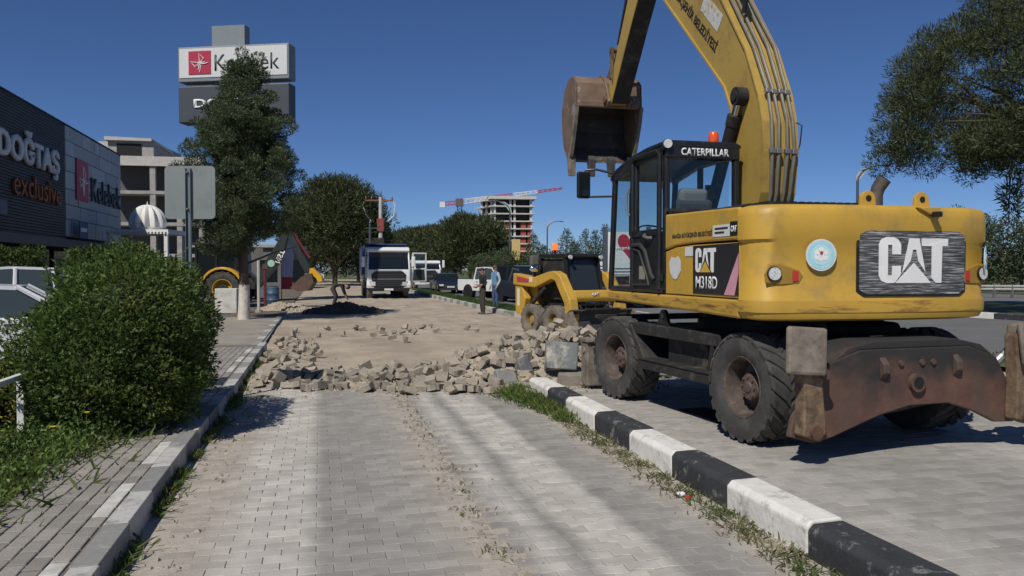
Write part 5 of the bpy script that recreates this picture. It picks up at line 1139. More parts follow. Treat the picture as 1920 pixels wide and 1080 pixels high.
    if door:
        X = Matrix.Translation((-w, -.22, 0)) @ Matrix.Rotation(R(-72), 4, 'Z')
        b = MB(); b.prism([(-1.05, .98), (0, .98), (0, 1.78), (-1.05, 1.78)], 'x', -.07, 0); b.xf(X); dr = b.build('open_door', CARWD, t, bevel=.02); dr['label'] = 'open white cab door swung out'
        b = MB(); b.prism([(-1.05, 1.78), (-.98, 1.78), (-.98, H-.36), (-1.05, H-.32)], 'x', -.06, 0); b.prism([(-.08, 1.78), (0, 1.78), (-.16, H-.32), (-.24, H-.36)], 'x', -.06, 0); b.prism([(-1.05, H-.40), (-.2, H-.40), (-.2, H-.32), (-1.05, H-.32)], 'x', -.059, -.001); b.xf(X).build('door_frame', CARWD, dr)
        MB().prism([(-.97, 1.79), (-.09, 1.79), (-.23, H-.41), (-.97, H-.41)], 'x', -.04, -.03).xf(X).build('door_window', GLT, dr)
        MB().prism([(-.95, 1.05), (-.15, 1.05), (-.2, 1.7), (-.9, 1.7)], 'x', -.078, -.07).xf(X).build('door_lining', PLA, dr)
        b = MB(); b.box((-w-.18, .12, 2.15), (.2, .14, .62)); b.build('mirror', CARWD, t, bevel=.05)
    return t
p = at(729, 46.3); lorry('white dump truck with blue tipper body and its cab door open', (p.x, p.y, -.03), R(180), 0)
p = at(802, 66); lorry('small white lorry standing behind the black saloon car', (p.x, p.y, -.03), R(180), 0, W=2.2, H=2.45, door=False, tip=False, L=6.4)

# ---- skid steer loader
p = at(1066, 20.3); ss = thing('skid_steer', 'yellow skid steer loader with black cab facing the rubble heap', 'loader', (p.x, p.y, -.02), R(-163))
for s in (-1, 1):
    for y in (-.56, .52):
        wo = wheel(ss, (s*.70, y, .41), 0, -1 if s < 0 else 1, r=.41, w=.30, tm=TYRED, rm=M('yellow rim', (.20, .15, .07), .6, .2, 6, dirt=((.16, .14, .11), .42, .62, 8)), hm=M('yellow hub', (.35, .22, .05), .6, .2), nl=14)
b = MB(); b.bb(-.52, .52, -1.25, .85, .28, .78); b.build('chassis', CHAS, ss, bevel=.03)
b = MB(); b.prism([(-1.38, .45), (-.62, .45), (-.62, 1.30), (-1.1, 1.34), (-1.38, 1.2)], 'x', -.55, .55); b.build('engine_cover', YEL, ss, bevel=.05)
for s in (-1, 1):
    b = MB(); b.prism([(-1.30, .55), (-.95, .50), (-.80, .95), (-.95, 1.20), (-.98, 1.36), (-1.32, 1.36)], 'x', s*.62, s*.80); b.build('arm_tower', YEL, ss, bevel=.02)
    b = MB(); b.prism([(-1.36, 1.30), (-.30, 1.24), (.45, 1.46), (.62, 1.42), (1.02, .88), (1.10, .45), (1.28, .40), (1.34, .56), (1.26, .98), (.80, 1.58), (.55, 1.66), (.30, 1.64), (-.35, 1.50), (-1.36, 1.60)], 'x', s*.60, s*.84); ar = b.build('lift_arm', YEL, ss, bevel=.025)
    if s > 0:
        MB().prism([(-1.15, 1.38), (-.62, 1.36), (-.50, 1.44), (-1.15, 1.52)], 'x', s*.842, s*.847).build('arm_stripe', M('red stripe', (.4, .05, .07), .5, .1), ar); MB().prism([(-.55, 1.38), (-.40, 1.38), (-.40, 1.5), (-.55, 1.5)], 'x', s*.842, s*.847).build('arm_label', WSTK, ar)
        MB().prism([(-1.2, .75), (-1.08, .75), (-1.08, 1.2), (-1.2, 1.2)], 'x', s*.802, s*.806).build('tower_label', WSTK, ss)
    b = MB(); b.cyl((s*.72, -.9, .62), (s*.72, .05, 1.25), .05, n=10); b.build('lift_ram', BLKM, ss, smooth=True)
    b = MB(); b.cyl((s*.42, .95, .98), (s*.42, 1.12, .72), .055, n=10); tr = b.build('tilt_ram', BLKM, ss, smooth=True); MB().cyl((s*.42, 1.12, .72), (s*.42, 1.26, .48), .03, n=8).build('ram_rod', CHROME, tr)
b = MB(); b.prism([(.98, .94), (1.12, .90), (1.16, 1.02), (1.10, 1.18), (.98, 1.20)], 'x', -.60, .60); b.build('cross_beam', YEL, ss, bevel=.03)
text('CAT', (0, 1.16, 1.10), (-1, 0, 0), (0, -.3, 1), .22, .06, WHITE, ss, bold=.05, ext=.004)
b = MB()
for s in (-1, 1):
    b.prism([(-.55, .95), (-.47, .95), (-.47, 2.0), (-.55, 2.0)], 'x', s*.46, s*.52); b.prism([(.72, .75), (.82, .75), (.62, 2.0), (.50, 2.0)], 'x', s*.46, s*.52)
b.bb(-.50, .50, -.55, .80, .78, .86); b.build('cab_frame', BLK, ss, bevel=.015)
b = MB(); b.prism([(-.60, 1.98), (.66, 1.98), (.72, 2.02), (.62, 2.09), (-.55, 2.09)], 'x', -.56, .56); b.build('cab_roof', BLK, ss, bevel=.03)
for s in (-1, 1): MB().prism([(-.46, .95), (.68, .95), (.50, 1.96), (-.46, 1.96)], 'x', s*.475, s*.49).build('side_mesh', BLKM, ss)
b = MB(); 
oc = [(-.40, .92), (.40, .92), (.42, 1.3), (.38, 1.75), (.22, 1.93), (-.22, 1.93), (-.38, 1.75), (-.42, 1.3)]
def fd(x, z): return .77-.20*(z-.9)/1.1
vs = [(x, fd(x, z), z) for x, z in oc]+[(x, fd(x, z)-.02, z) for x, z in oc]; b.add(vs, [tuple(range(8)), tuple(range(8, 16))[::-1]]+[(i, (i+1) % 8, 8+(i+1) % 8, 8+i) for i in range(8)]); b.build('front_door', glass('smoked glass', (.03, .035, .04), .06), ss)
b = MB(); vs = [(x*1.12, fd(x, z)-.03, z) for x, z in ((-.42, .88), (.42, .88), (.42, 2.0), (-.42, 2.0))]+[(x*1.12, fd(x, z)-.06, z) for x, z in ((-.42, .88), (.42, .88), (.42, 2.0), (-.42, 2.0))]; b.add(vs, [(0, 1, 2, 3), (7, 6, 5, 4), (0, 4, 5, 1), (1, 5, 6, 2), (2, 6, 7, 3), (3, 7, 4, 0)]); b.build('front_frame', BLK, ss)
for s in (-1, 1): disc((s*.46, .72, 2.0), (0, 1, 0), .05, .05, 14).build('work_lamp', LAMP, ss)
b = MB(); b.cyl((.28, -.2, 2.08), (.28, -.2, 2.20), .03, n=10); b.build('beacon_post', BLK, ss); b = MB(); b.lathe([(.075, 0), (.08, .05), (.07, .15), (.04, .18), (.002, .185)], 16, Matrix.Translation((.28, -.2, 2.19))); b.build('beacon', emis('lit beacon', (.9, .12, .02), 1.6), ss, smooth=True)
b = MB(); b.tube([(.52, -.5, 1.35), (.68, -.55, 1.5), (.70, -.55, 1.72)], .05, 8); b.build('exhaust', BLKM, ss); MB().sph((.78, -.35, 1.72), .12, 12, 8, (1.5, .8, .8)).build('mirror_lamp', CHROME, ss, smooth=True); MB().bb(.7, .92, -.42, -.3, 1.82, 2.05).build('grey_box', STEEL, ss, bevel=.02)
b = MB(); b.prism([(1.25, .12), (2.0, .06), (2.0, .09), (1.32, .20), (1.28, .60), (1.42, .72), (1.40, .75), (1.24, .66), (1.20, .30)], 'x', -.92, .92); bu = b.build('bucket', BKTI, ss)
for s in (-1, 1): MB().prism([(1.22, .14), (1.98, .07), (1.92, .16), (1.50, .72), (1.25, .66)], 'x', s*.92, s*.95).build('bucket_side', DUSTST, bu)
MB().bb(-.5, .5, 1.40, 1.48, .735, .775).build('bucket_lip', BLKM, bu)
for k in range(3): b = MB(); b.tube([(-.2+.2*k, .8, .8), (-.25+.25*k, 1.1, .68), (-.3+.3*k, 1.2, .9)], .022, 6); b.build('hydraulic_hose', BLKM, ss)

# ---- backhoe loader behind the conifer
p = at(432, 36); bh = thing('backhoe_loader', 'yellow backhoe loader with raised dark digging arm behind the conifer trunk', 'loader', (p.x, p.y, 0), R(76.4)); BYEL = M('bright yellow paint', (.66, .36, .02), .4, .08, 2, coat=.3)
for s in (-1, 1):
    wheel(bh, (s*.85, 0, .80), 0, -1 if s < 0 else 1, r=.80, w=.44, rm=M('loader rim', (.5, .3, .03), .6, .15), hm=BLKM, nl=18)
    simple_wheel(bh, (s*.85, 2.2, .55), .55, .34, TYRE, BYEL, s)
    arc = [(.98*math.cos(t), .80+.98*math.sin(t)) for t in [R(8+k*16) for k in range(11)]]; ai = [(.88*math.cos(t), .80+.88*math.sin(t)) for t in [R(8+k*16) for k in range(11)]]
    b = MB(); b.prism(arc+ai[::-1], 'x', s*.58, s*1.12); b.build('mudguard', BYEL, bh, bevel=.015)
b = MB(); b.bb(-.5, .5, -.6, 3.2, .6, 1.1); b.build('chassis', CHAS, bh); b = MB(); b.prism([(1.3, 1.1), (3.2, 1.1), (3.2, 1.45), (1.3, 1.75)], 'x', -.45, .45); b.build('bonnet', BLKM, bh, bevel=.06)
b = MB()
for s in (-1, 1):
    for y in (-.5, .35, 1.25): b.bb(s*.68, s*.76, y-.04, y+.04, 1.1, 2.75)
b.bb(-.76, .76, -.55, 1.3, 1.08, 1.2); b.build('cab_frame', BLK, bh); MB().bb(-.82, .82, -.65, 1.4, 2.74, 2.86).build('cab_roof', BLKM, bh, bevel=.04)
MB().bb(-.72, .72, -.5, 1.22, 1.25, 2.72).build('cab_glass', GLD, bh)
b = MB(); b.prism([(-1.2, .45), (-.95, .45), (-.75, 1.25), (-1.0, 1.3), (-1.25, 1.0)], 'x', -.35, .35); b.build('king_post', BLKM, bh, bevel=.02)
DGR = M('dark arm paint', (.022, .03, .03), .5, .15, 2)
b = MB(); b.prism([(-1.0, .95), (-1.35, .85), (-2.35, 2.1), (-2.72, 3.35), (-2.55, 3.5), (-2.05, 2.7), (-1.45, 1.75)], 'x', -.16, .16); b.build('boom', DGR, bh, bevel=.02)
b = MB(); b.prism([(-2.45, 3.5), (-2.72, 3.55), (-3.55, 1.95), (-3.65, 1.55), (-3.42, 1.52), (-3.2, 1.9)], 'x', -.13, .13); b.build('stick', DGR, bh, bevel=.02)
MAR = M('maroon ram', (.15, .028, .04), .4, .1)
for k, (a, c_) in enumerate((((-2.85, 3.35), (-3.35, 2.35)), ((-3.05, 3.05), (-3.62, 2.2)))): MB().cyl((.17-.3*k, a[0], a[1]), (.17-.3*k, c_[0], c_[1]), .065, n=10).build('arm_ram', MAR, bh, smooth=True)
disc((.165, -1.9, 1.95), (1, 0, 0), .16, .01, 20).build('boom_badge', M('badge green', (.35, .55, .45), .6, .1), bh); disc((-.165, -1.9, 1.95), (-1, 0, 0), .16, .01, 20).build('boom_badge', M('badge green', (.35, .55, .45), .6, .1), bh)
for s in (-1, 1): text('MST', (s*.166, -2.30, 2.25), (0, -.37*1, .93) if s < 0 else (0, -.37, .93), (0, -.93, -.37) if s < 0 else (0, .93, .37), .62, .26, WHITE, bh, bold=.03)
b = MB(); b.prism([(-3.3, 1.35), (-3.75, 1.5), (-3.85, 1.1), (-3.6, .72), (-3.15, .68), (-2.8, .85), (-2.85, .92), (-3.2, .8), (-3.55, .85), (-3.7, 1.15), (-3.6, 1.38)], 'x', -.35, .35); b.build('bucket', BKTI, bh)
for s in (-1, 1): MB().prism([(-3.3, 1.35), (-3.75, 1.5), (-3.85, 1.1), (-3.6, .72), (-3.15, .68), (-2.8, .85)], 'x', s*.35, s*.37).build('bucket_side', RUST, bh)
b = MB(); b.prism([(-3.62, 1.72), (-3.75, 1.75), (-4.15, 1.38), (-4.18, 1.15), (-4.0, 1.1), (-3.9, 1.3), (-3.6, 1.5)], 'x', -.14, .14); b.build('bucket_link', BYEL, bh)
for s in (-1, 1): b = MB(); b.bb(s*.75, s*.95, -1.05, -.85, .35, 1.3); b.bb(s*.6, s*1.1, -1.15, -.75, .28, .36); b.build('stabiliser', BLKM, bh)
b = MB(); b.prism([(3.2, .4), (3.9, .35), (4.1, .4), (3.5, .55), (3.4, 1.1), (3.2, 1.15)], 'x', -1.15, 1.15); b.build('loader_bucket', BKT, bh)
for s in (-1, 1): MB().prism([(.9, 1.5), (2.6, 1.25), (3.35, .6), (3.2, .55), (2.5, 1.1), (.9, 1.3)], 'x', s*.55, s*.68).build('loader_arm', BYEL, bh)
# ------------------------------------------------------------------ buildings, signs, lamps
CLAD = M('dark ribbed cladding', (.040, .037, .034), .6, .1, 1, bump=.0)
SILV = M('silver panel', (.40, .43, .44), .55, .06, 1.5, island=.14)
# showroom, facade along the road at x = -12.5
sh = thing('showroom', 'long showroom with dark ribbed and silver panelled facade', 'building', (-12.5, 0, 0))
b = MB(); b.bb(-16, -.12, 12, 56, 3.0, 9.0); b.build('wall', M('wall core', (.05, .05, .05), .9), sh); b = MB(); b.bb(-16, -1.2, 12, 56, -.1, 3.0); b.build('shop_front', glass('shop glass', (.012, .014, .016), .08), sh)
for k in range(44): MB().bb(-.12, .0, 12, 44.5, 3.2+k*.132, 3.2+k*.132+.105).build('cladding_rib', CLAD, sh)
MB().bb(-.2, .04, 12, 56.0, 8.97, 9.06).build('parapet', BLKM, sh)
random.seed(2); rows = [3.35, 4.25, 5.0, 5.8, 6.7, 7.5, 8.25, 8.98]
for z0_, z1_ in zip(rows, rows[1:]):
    y = 44.55+random.uniform(-.6, 0); 
    while y < 56:
        l_ = random.choice([1.0, 1.6, 2.2, 2.8]); e = min(56, y+l_); s0 = max(44.55, y)
        if e-s0 > .2: MB().bb(-.12, random.uniform(.0, .03), s0+.02, e-.02, z0_+.02, z1_-.02).build('silver_panel', SILV, sh)
        y += l_
b = MB(); b.bb(-1.25, .35, 12, 56, 2.75, 3.18); b.build('canopy_fascia', M('fascia grey', (.10, .10, .10), .6, .1), sh, bevel=.03)
for k in range(12): MB().bb(-1.2, -1.1, 13+k*3.7, 13.12+k*3.7, -.1, 2.8).build('mullion', BLKM, sh)
UPV = (0, 0, 1)
text('DOĞTAŞ', (.02, 39.4, 6.85), (0, 1, 0), UPV, 7.6, 1.75, WHITE, sh, bold=.03, ext=.14)
text('exclusive', (.02, 40.4, 5.35), (0, 1, 0), UPV, 6.2, 1.05, M('orange lettering', (.30, .09, .02), .6, .1), sh, bold=.0, ext=.1)
MB().bb(.02, .08, 34.6, 36.6, 3.9, 4.5).build('small_sign', M('dim blue sign', (.06, .08, .12), .5, .1), sh)
KR = M('crimson panel', (.42, .02, .06), .5, .05)
def butterfly(org, r, u, s, parent, mat=WHITE):
    org = Vector(org); r = Vector(r); u = Vector(u); nn = r.cross(u)
    P = lambda x, y: org+r*(x*s)+u*(y*s)+nn*.012
    for pts in ([(0, .02), (-.02, .40), (.20, .18), (.02, -.02)], [(-.02, .0), (-.42, .05), (-.2, -.18), (-.02, -.03)], [(.0, .0), (.12, -.06), (.28, -.05), (.42, .0)], [(.02, .02), (.14, .0), (.26, .02)], [(-.02, -.04), (.06, -.16), (.04, -.3), (0, -.42)], [(-.06, -.1), (-.02, -.2), (-.05, -.3)]):
        MB().tube([P(x, y) for x, y in pts], .022*s, 5).build('mark_line', mat, parent)
q = MB().bb(.03, .10, 46.2, 48.4, 5.35, 7.55).build('logo_panel', KR, sh, bevel=.03); butterfly((.10, 47.3, 6.45), (0, 1, 0), UPV, 2.0, sh)
text('Kelebek', (.03, 52.3, 6.15), (0, 1, 0), UPV, 6.6, 1.35, M('dark grey lettering', (.05, .055, .06), .5, .1), sh, bold=.0, ext=.1)
q = MB().bb(.36, .42, 45.4, 46.9, 3.3, 4.2).build('blue_sign', M('blue sign', (.03, .07, .18), .5, .1), sh); MB().bb(.42, .43, 45.6, 46.7, 3.65, 3.85).build('sign_print', WHITE, sh)
MB().lathe([(.02, 0), (1.6, -.5), (1.7, -.55)], 20, Matrix.Translation((.2, 30.5, 3.5)) @ Matrix.Diagonal((.6, 1.2, 1, 1)), caps=False).build('awning', STEEL, sh)
# raw concrete block behind it
p = at(292, 76); cb = thing('concrete_building', 'unfinished concrete frame building behind the silver facade', 'building', (p.x, p.y, 0), R(-3)); 
def frame_building(t, W, Dp, floors, fh, cols, slab=.32, mat=CONC, z0=0, dark=True):
    for k in range(floors+1): MB().bb(-W/2, W/2, 0, Dp, z0+k*fh-slab/2, z0+k*fh+slab/2).build('floor_slab', mat, t)
    for k in range(floors):
        for c_ in cols:
            for y in (0.05, Dp-.55): MB().bb(c_-.25, c_+.25, y, y+.5, z0+k*fh+slab/2, z0+(k+1)*fh-slab/2).build('column', mat, t)
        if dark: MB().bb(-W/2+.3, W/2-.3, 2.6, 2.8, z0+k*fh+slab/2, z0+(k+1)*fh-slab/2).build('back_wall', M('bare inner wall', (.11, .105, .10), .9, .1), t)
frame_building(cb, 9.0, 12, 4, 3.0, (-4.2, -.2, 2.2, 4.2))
MB().bb(-4.5, 4.5, -.12, .02, 11.5, 12.4).build('parapet', CONCW, cb)
b = MB(); b.bb(-4.4, -.6, 1.0, 9, 12.2, 14.0); b.build('roof_room', CONC, cb); MB().prism([(-4.6, 13.95), (-.4, 13.95), (-.4, 14.2), (-4.6, 14.3)], 'y', .6, 9.3).build('roof_slab', CONCW, cb); MB().bb(-3.6, -1.4, .93, 1.0, 12.5, 13.7).build('opening', DARK, cb)
MB().prism([(1.0, 12.1), (13, 12.1), (13, 12.3), (1.0, 14.1)], 'x', -.6, -.3).build('sloped_wall', CONC, cb)
p = at(205, 92); cb2 = thing('concrete_building', 'grey rooftop block showing above the silver facade', 'building', (p.x, p.y, 0), R(-8)); frame_building(cb2, 10, 9, 5, 3.1, (-4.7, -1.5, 1.5, 4.7)); MB().bb(-5.3, 5.3, -.6, 9.4, 15.6, 16.3).build('roof_slab', CONCW, cb2)
# white pergola with a ribbed dome
p = at(278, 46); gz = thing('pergola', 'white pergola roof with a ribbed pumpkin dome on top', 'pergola', (p.x, p.y, 0), R(-13)); WP = M('white plaster', (.72, .71, .68), .8, .05, 2)
b = MB(); n = 48; vs = []; m = 12
for j in range(m+1):
    t = j/m*math.pi/2*1.18-.28; rr = math.cos(t); zz = math.sin(t)
    for i in range(n):
        a = 2*math.pi*i/n; lob = .80+.20*abs(math.sin(a*6)); vs.append((1.02*max(rr, .02)*lob*math.cos(a), 1.02*max(rr, .02)*lob*math.sin(a), 4.35+1.05*zz))
b.add(vs, [(j*n+i, j*n+(i+1) % n, (j+1)*n+(i+1) % n, (j+1)*n+i) for j in range(m) for i in range(n)]); b.build('dome', WP, gz, smooth=True)
b = MB(); b.cyl((0, 0, 3.9), (0, 0, 4.12), .85, .9, 24); b.build('dome_drum', WP, gz); b = MB(); b.bb(-1.75, 1.75, -1.4, 1.4, 3.78, 3.92); b.build('pergola_roof', WP, gz); MB().cyl((0, 0, 5.35), (0, 0, 5.6), .06, .01, 8).build('finial', WP, gz)
for k in range(19): MB().bb(-1.72+k*.19, -1.62+k*.19, -1.46, 1.4, 3.66, 3.78).build('rafter', WP, gz)
for sx in (-1.6, 1.6):
    for sy in (-1.25, 1.25): MB().bb(sx-.1, sx+.1, sy-.1, sy+.1, 0, 3.66).build('post', WP, gz)
# low shops behind the backhoe
p = at(520, 70); lb = thing('low_shop', 'low grey shop building half hidden behind the backhoe arm', 'building', (p.x, p.y, 0), R(-8)); b = MB(); b.bb(-7, 1.4, 0, 6, 0, 3.6); b.build('wall', M('shop wall', (.13, .13, .125), .9, .15, 1), lb)
for k in range(4): MB().bb(-6.2+k*2.3, -4.6+k*2.3, -.05, .02, .6, 2.5).build('window', GLD, lb)
MB().bb(-7.2, 1.6, -.3, 6.2, 3.6, 3.85).build('roof', CONC, lb); MB().bb(-6.5, -3, -.12, -.04, 2.8, 3.3).build('shop_sign', WSTK, lb)
# tall pylon sign
p = at(450, 40.5); py = thing('pylon_sign', 'tall pylon with white and dark sign boxes behind the conifer', 'sign', (p.x, p.y, 0), R(-22)); PG = M('pylon grey', (.20, .23, .24), .5, .05)
MB().bb(-1.3, .45, -.2, .35, 0, 13.95).build('mast', PG, py)
b = MB(); b.bb(-2.95, 2.95, -.55, .25, 11.10, 12.85); b.build('sign_box', PG, py, bevel=.04); MB().bb(-2.86, 2.86, -.58, -.54, 11.3, 12.76).build('white_face', M('white sign face', (.62, .62, .60), .5, .04), py)
b = MB(); b.bb(-2.95, 2.95, -.55, .25, 9.05, 10.9); b.build('sign_box', M('dark sign box', (.055, .062, .072), .5, .05), py, bevel=.06)
MB().bb(-2.35, -1.15, -.61, -.58, 11.45, 12.62).build('logo_panel', KR, py, bevel=.02); butterfly((-1.75, -.615, 12.03), (1, 0, 0), UPV, 1.15, py)
text('Kelebek', (.75, -.585, 12.0), (1, 0, 0), UPV, 3.4, .80, M('dark grey lettering', (.05, .055, .06), .5, .1), py, bold=-.004, ext=.02)
text('DOĞTAŞ', (-.1, -.56, 10.02), (1, 0, 0), UPV, 4.0, .72, WHITE, py, bold=.03, ext=.03)
# back of a road sign on a perforated post
p = at(355, 9.8); rs = thing('road_sign', 'grey back of a square road sign on a perforated post', 'sign', (p.x, p.y, .12), R(-13.5)); GALV = M('galvanised sheet', (.21, .235, .225), .5, .08, 2, dirt=((.15, .165, .16), .5, .8, 4))
b = MB(); 
def rrect(x0, x1, z0, z1, r): 
    out = []
    for cx, cz, a0 in ((x1-r, z0+r, -90), (x1-r, z1-r, 0), (x0+r, z1-r, 90), (x0+r, z0+r, 180)):
        out += [(cx+r*math.cos(R(a0+t)), cz+r*math.sin(R(a0+t))) for t in (0, 30, 60, 90)]
    return out
b.prism(rrect(-.30, .32, 2.18, 2.83, .05), 'y', .02, .026); b.build('sign_plate', GALV, rs)
b = MB(); b.prism([(-.035, -.02), (-.030, -.02), (-.030, .015), (.022, .015), (.022, -.02), (.03, -.02), (.03, .02), (-.035, .02)], 'z', -.1, 2.80); b.build('post', M('post galvanised', (.17, .20, .21), .45, .1, 4, metal=.3), rs)
for k in range(52): MB().bb(-.0365, -.0345, -.012, .008, .5+k*.044, .52+k*.044).build('post_hole', M('bright edge', (.5, .53, .53), .5), rs)
for zz in (2.3, 2.75): MB().cyl((-.01, -.028, zz), (-.01, .016, zz), .012, n=8).build('bolt', STEEL, rs)
# white railing in the planting strip
rl = thing('railing', 'white painted rail on short posts in the verge weeds', 'railing', (-2.66, 8.10, .08)); WR = M('white rail paint', (.68, .68, .65), .6, .06, 5, dirt=((.3, .22, .15), .64, .76, 12))
for y in (0, -2.4): MB().bb(-.03, .03, y-.03, y+.03, 0, .61).build('post', WR, rl, bevel=.005)
MB().box((0, -1.25, .625), (.06, 2.6, .05)).build('top_rail', WR, rl, bevel=.008)
# ---- street lamps with fish-shaped heads
def lamp(label, loc, rz, H=8.2, arm=2.0, banner=None, group='street lamps along the main road'):
    t = thing('street_lamp', label, 'lamp', loc, rz, group)
    b = MB(); b.cyl((0, 0, 0), (0, 0, H-.6), .13, .09, 10); b.build('post', LAMPP, t, smooth=True); MB().cyl((0, 0, 0), (0, 0, .6), .2, .17, 10).build('post_base', LAMPP, t)
    pts = [(0, 0, H-.6)]+[(arm*(1-math.cos(u)), 0, H-.6+1.15*math.sin(u)) for u in [R(k*15) for k in range(1, 7)]]+[(arm+.5, 0, H+.5)]
    MB().tube(pts, [.09, .085, .08, .07, .06, .055, .05, .04], 8).build('arm', LAMPP, t, smooth=True)
    b = MB(); fin = [(-.05, H-.75), (.12, H-.55), (.62, H+.15), (1.3, H+.46), (.55, H+.40), (.05, H+.05), (-.12, H-.35)]
    b.prism(fin, 'y', -.04, .04); b.build('lamp_fin', M('lamp fin grey', (.42, .45, .46), .5, .05), t); MB().box((arm+.35, 0, H+.46), (.7, .22, .07)).build('lamp_head', LAMPP, t, bevel=.02)
    if banner:
        ca, cb_, side = banner
        bn = MB().bb(side*.2, side*1.15, -.02, .02, 2.6, 4.9).build('banner', ca, t); MB().bb(side*.28, side*1.07, -.026, -.021, 4.25, 4.75).build('banner_head', WHITE, bn)
        for k in range(4): MB().bb(side*.3, side*(.8+.25*(k % 2)), -.027, -.022, 2.8+k*.33, 3.0+k*.33).build('banner_print', cb_, bn)
    return t
YB = M('ochre banner', (.55, .40, .16), .8, .1); RB = M('red print', (.42, .06, .05), .8, .1); WBN = M('white banner', (.6, .58, .56), .8, .1); BR = M('brown print', (.22, .12, .05), .8, .1)
for px, D, sgn, ban, lab, Hh in ((956, 88, -1, (YB, BR, 1), 'street lamp with an ochre banner before the unfinished tower', 8.6), (852, 122, -1, (WBN, RB, 1), 'street lamp with a red and white banner by the black car', 8.4), (1026, 122, 1, None, 'plain street lamp above the row of slender conifers', 8.4), (793, 165, -1, None, 'far street lamp whose pale fin shows above the reservation pines', 9.2), (752, 200, -1, None, 'farthest street lamp, just over the dump truck cab', 9.4), (1606, 58, 1, None, 'street lamp rising behind the excavator exhaust', 8.6)):
    p = at(px, D); lamp(lab, (p.x, p.y, .1), -YAW if sgn > 0 else math.pi-YAW, Hh, 1.9, (ban[0], ban[1], sgn*1) if ban else None)
# ---- utility pole with cross arm and transformer
p = at(714, 82); up_ = thing('utility_pole', 'concrete utility pole with cross arm and red transformer deck', 'pole', (p.x, p.y, 0), R(-10))
MB().cyl((0, 0, 0), (0, 0, 9.1), .28, .17, 10).build('post', CONCW, up_); MB().box((-.15, 0, 8.75), (2.9, .16, .16)).build('cross_arm', M('rusted arm', (.2, .09, .06), .7, .2), up_)
for x in (-1.5, -.9, .2, 1.2): MB().lathe([(.05, 0), (.10, .08), (.05, .12), (.10, .2), (.04, .3), (.01, .38)], 10, Matrix.Translation((x, 0, 8.83))).build('insulator', M('porcelain', (.25, .12, .08), .3), up_)
for x in (-1.55, 1.25): MB().tube([(x, 0, 8.8), (x+.25*(1 if x > 0 else -1), 0, 8.2), (x+.1, .05, 7.2), (x*.6, 0, 6.6)], .07, 6).build('cable_tail', WSTK, up_)
MB().bb(-.35, .35, -.35, .35, 5.6, 6.9).build('switch_box', M('red switch gear', (.25, .05, .04), .6, .2), up_); MB().bb(-1.9, .7, -.6, .6, 3.6, 3.95).build('transformer_deck', M('red deck', (.38, .05, .05), .6, .2), up_); MB().bb(-1.5, .4, -.45, .45, 3.95, 4.9).build('transformer', BLKM, up_, bevel=.05)
p = at(694, 76); u2 = thing('utility_pole', 'slim dark pole with two insulators beside the concrete pole', 'pole', (p.x, p.y, 0)); MB().cyl((0, 0, 0), (0, 0, 6.0), .14, .10, 8).build('post', LAMPP, u2); MB().box((.25, 0, 5.6), (1.3, .1, .1)).build('cross_arm', LAMPP, u2)
for x in (0, .8): MB().lathe([(.06, 0), (.12, .1), (.06, .2), (.01, .36)], 8, Matrix.Translation((x, 0, 5.7 if x else 6.0))).build('insulator', LAMPP, u2)
# ---- unfinished tower and its crane
p = at(962, 300); tw = thing('unfinished_tower', 'unfinished concrete tower block with red brick infill beyond the trees', 'building', (p.x, p.y, 0), R(-6)); RBK = M('red brick infill', (.36, .09, .06), .9, .15, .5)
W_, fh = 14.6, 2.82
TC = M('tower concrete', (.55, .53, .50), .9, .1, .5)
for k in range(11):
    z = k*fh; ov = .9 if k < 10 else 1.4
    MB().prism([(-W_/2-ov-5, 14), (-W_/2-ov, -ov), (W_/2+ov, -ov), (W_/2+ov, 14)], 'z', z-.22, z+(.22 if k < 10 else .9)).build('floor_slab', TC, tw)
    if k == 10: break
    for x in (-W_/2+.4, -1.0, .6, W_/2-.5): MB().bb(x-.4, x+.4, 0, .8, z+.22, z+fh-.22).build('column', TC, tw)
    for j in range(3): x, y = -W_/2-1.5*j-.6, 3.6*j+2.5; MB().bb(x-.4, x+.4, y-.4, y+.4, z+.22, z+fh-.22).build('column', TC, tw)
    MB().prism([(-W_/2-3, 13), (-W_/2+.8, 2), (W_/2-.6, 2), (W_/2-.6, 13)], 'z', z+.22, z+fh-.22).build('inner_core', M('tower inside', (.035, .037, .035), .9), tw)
    if k < 7:
        for x0_, x1_ in ((-5.6, -4.4), (-3.4, -1.5), (2.9, 4.9), (5.5, 6.7)): MB().bb(x0_, x1_, -.02, .2, z+.22, z+fh-.3).build('brick_infill', RBK, tw)
        MB().prism([(-W_/2-3.4, 8), (-W_/2-1.0, 2.5), (-W_/2-.8, 2.6), (-W_/2-3.2, 8)], 'z', z+.22, z+fh-.9).build('brick_infill', RBK, tw)
p = at(862, 300); cr_ = thing('tower_crane', 'red and white tower crane with a blue mast beside the unfinished tower', 'crane', (p.x, p.y, 0), -YAW)
CRW = M('crane white', (.66, .66, .66), .5, .05); CRR = M('crane red', (.42, .06, .09), .5, .05); CRB = M('crane blue', (.05, .10, .22), .5, .05)
def lattice(b, p0, p1, w0, w1, n, r, tri=False):
    p0, p1 = Vector(p0), Vector(p1); d = (p1-p0); 
    ax = Vector((0, 1, 0)); ay = d.cross(ax).normalized(); prev = None
    for k in range(n+1):
        c = p0+d*k/n; w = w0+(w1-w0)*k/n; cs = [c+ax*(w/2*sx)+ay*(w/2*sy) for sx, sy in ((-1, -1), (1, -1), (1, 1), (-1, 1))]
        if prev:
            for i in range(4): b.cyl(prev[i], cs[i], r, n=4, caps=False); b.cyl(prev[i], cs[(i+1) % 4], r*.7, n=4, caps=False)
        prev = cs
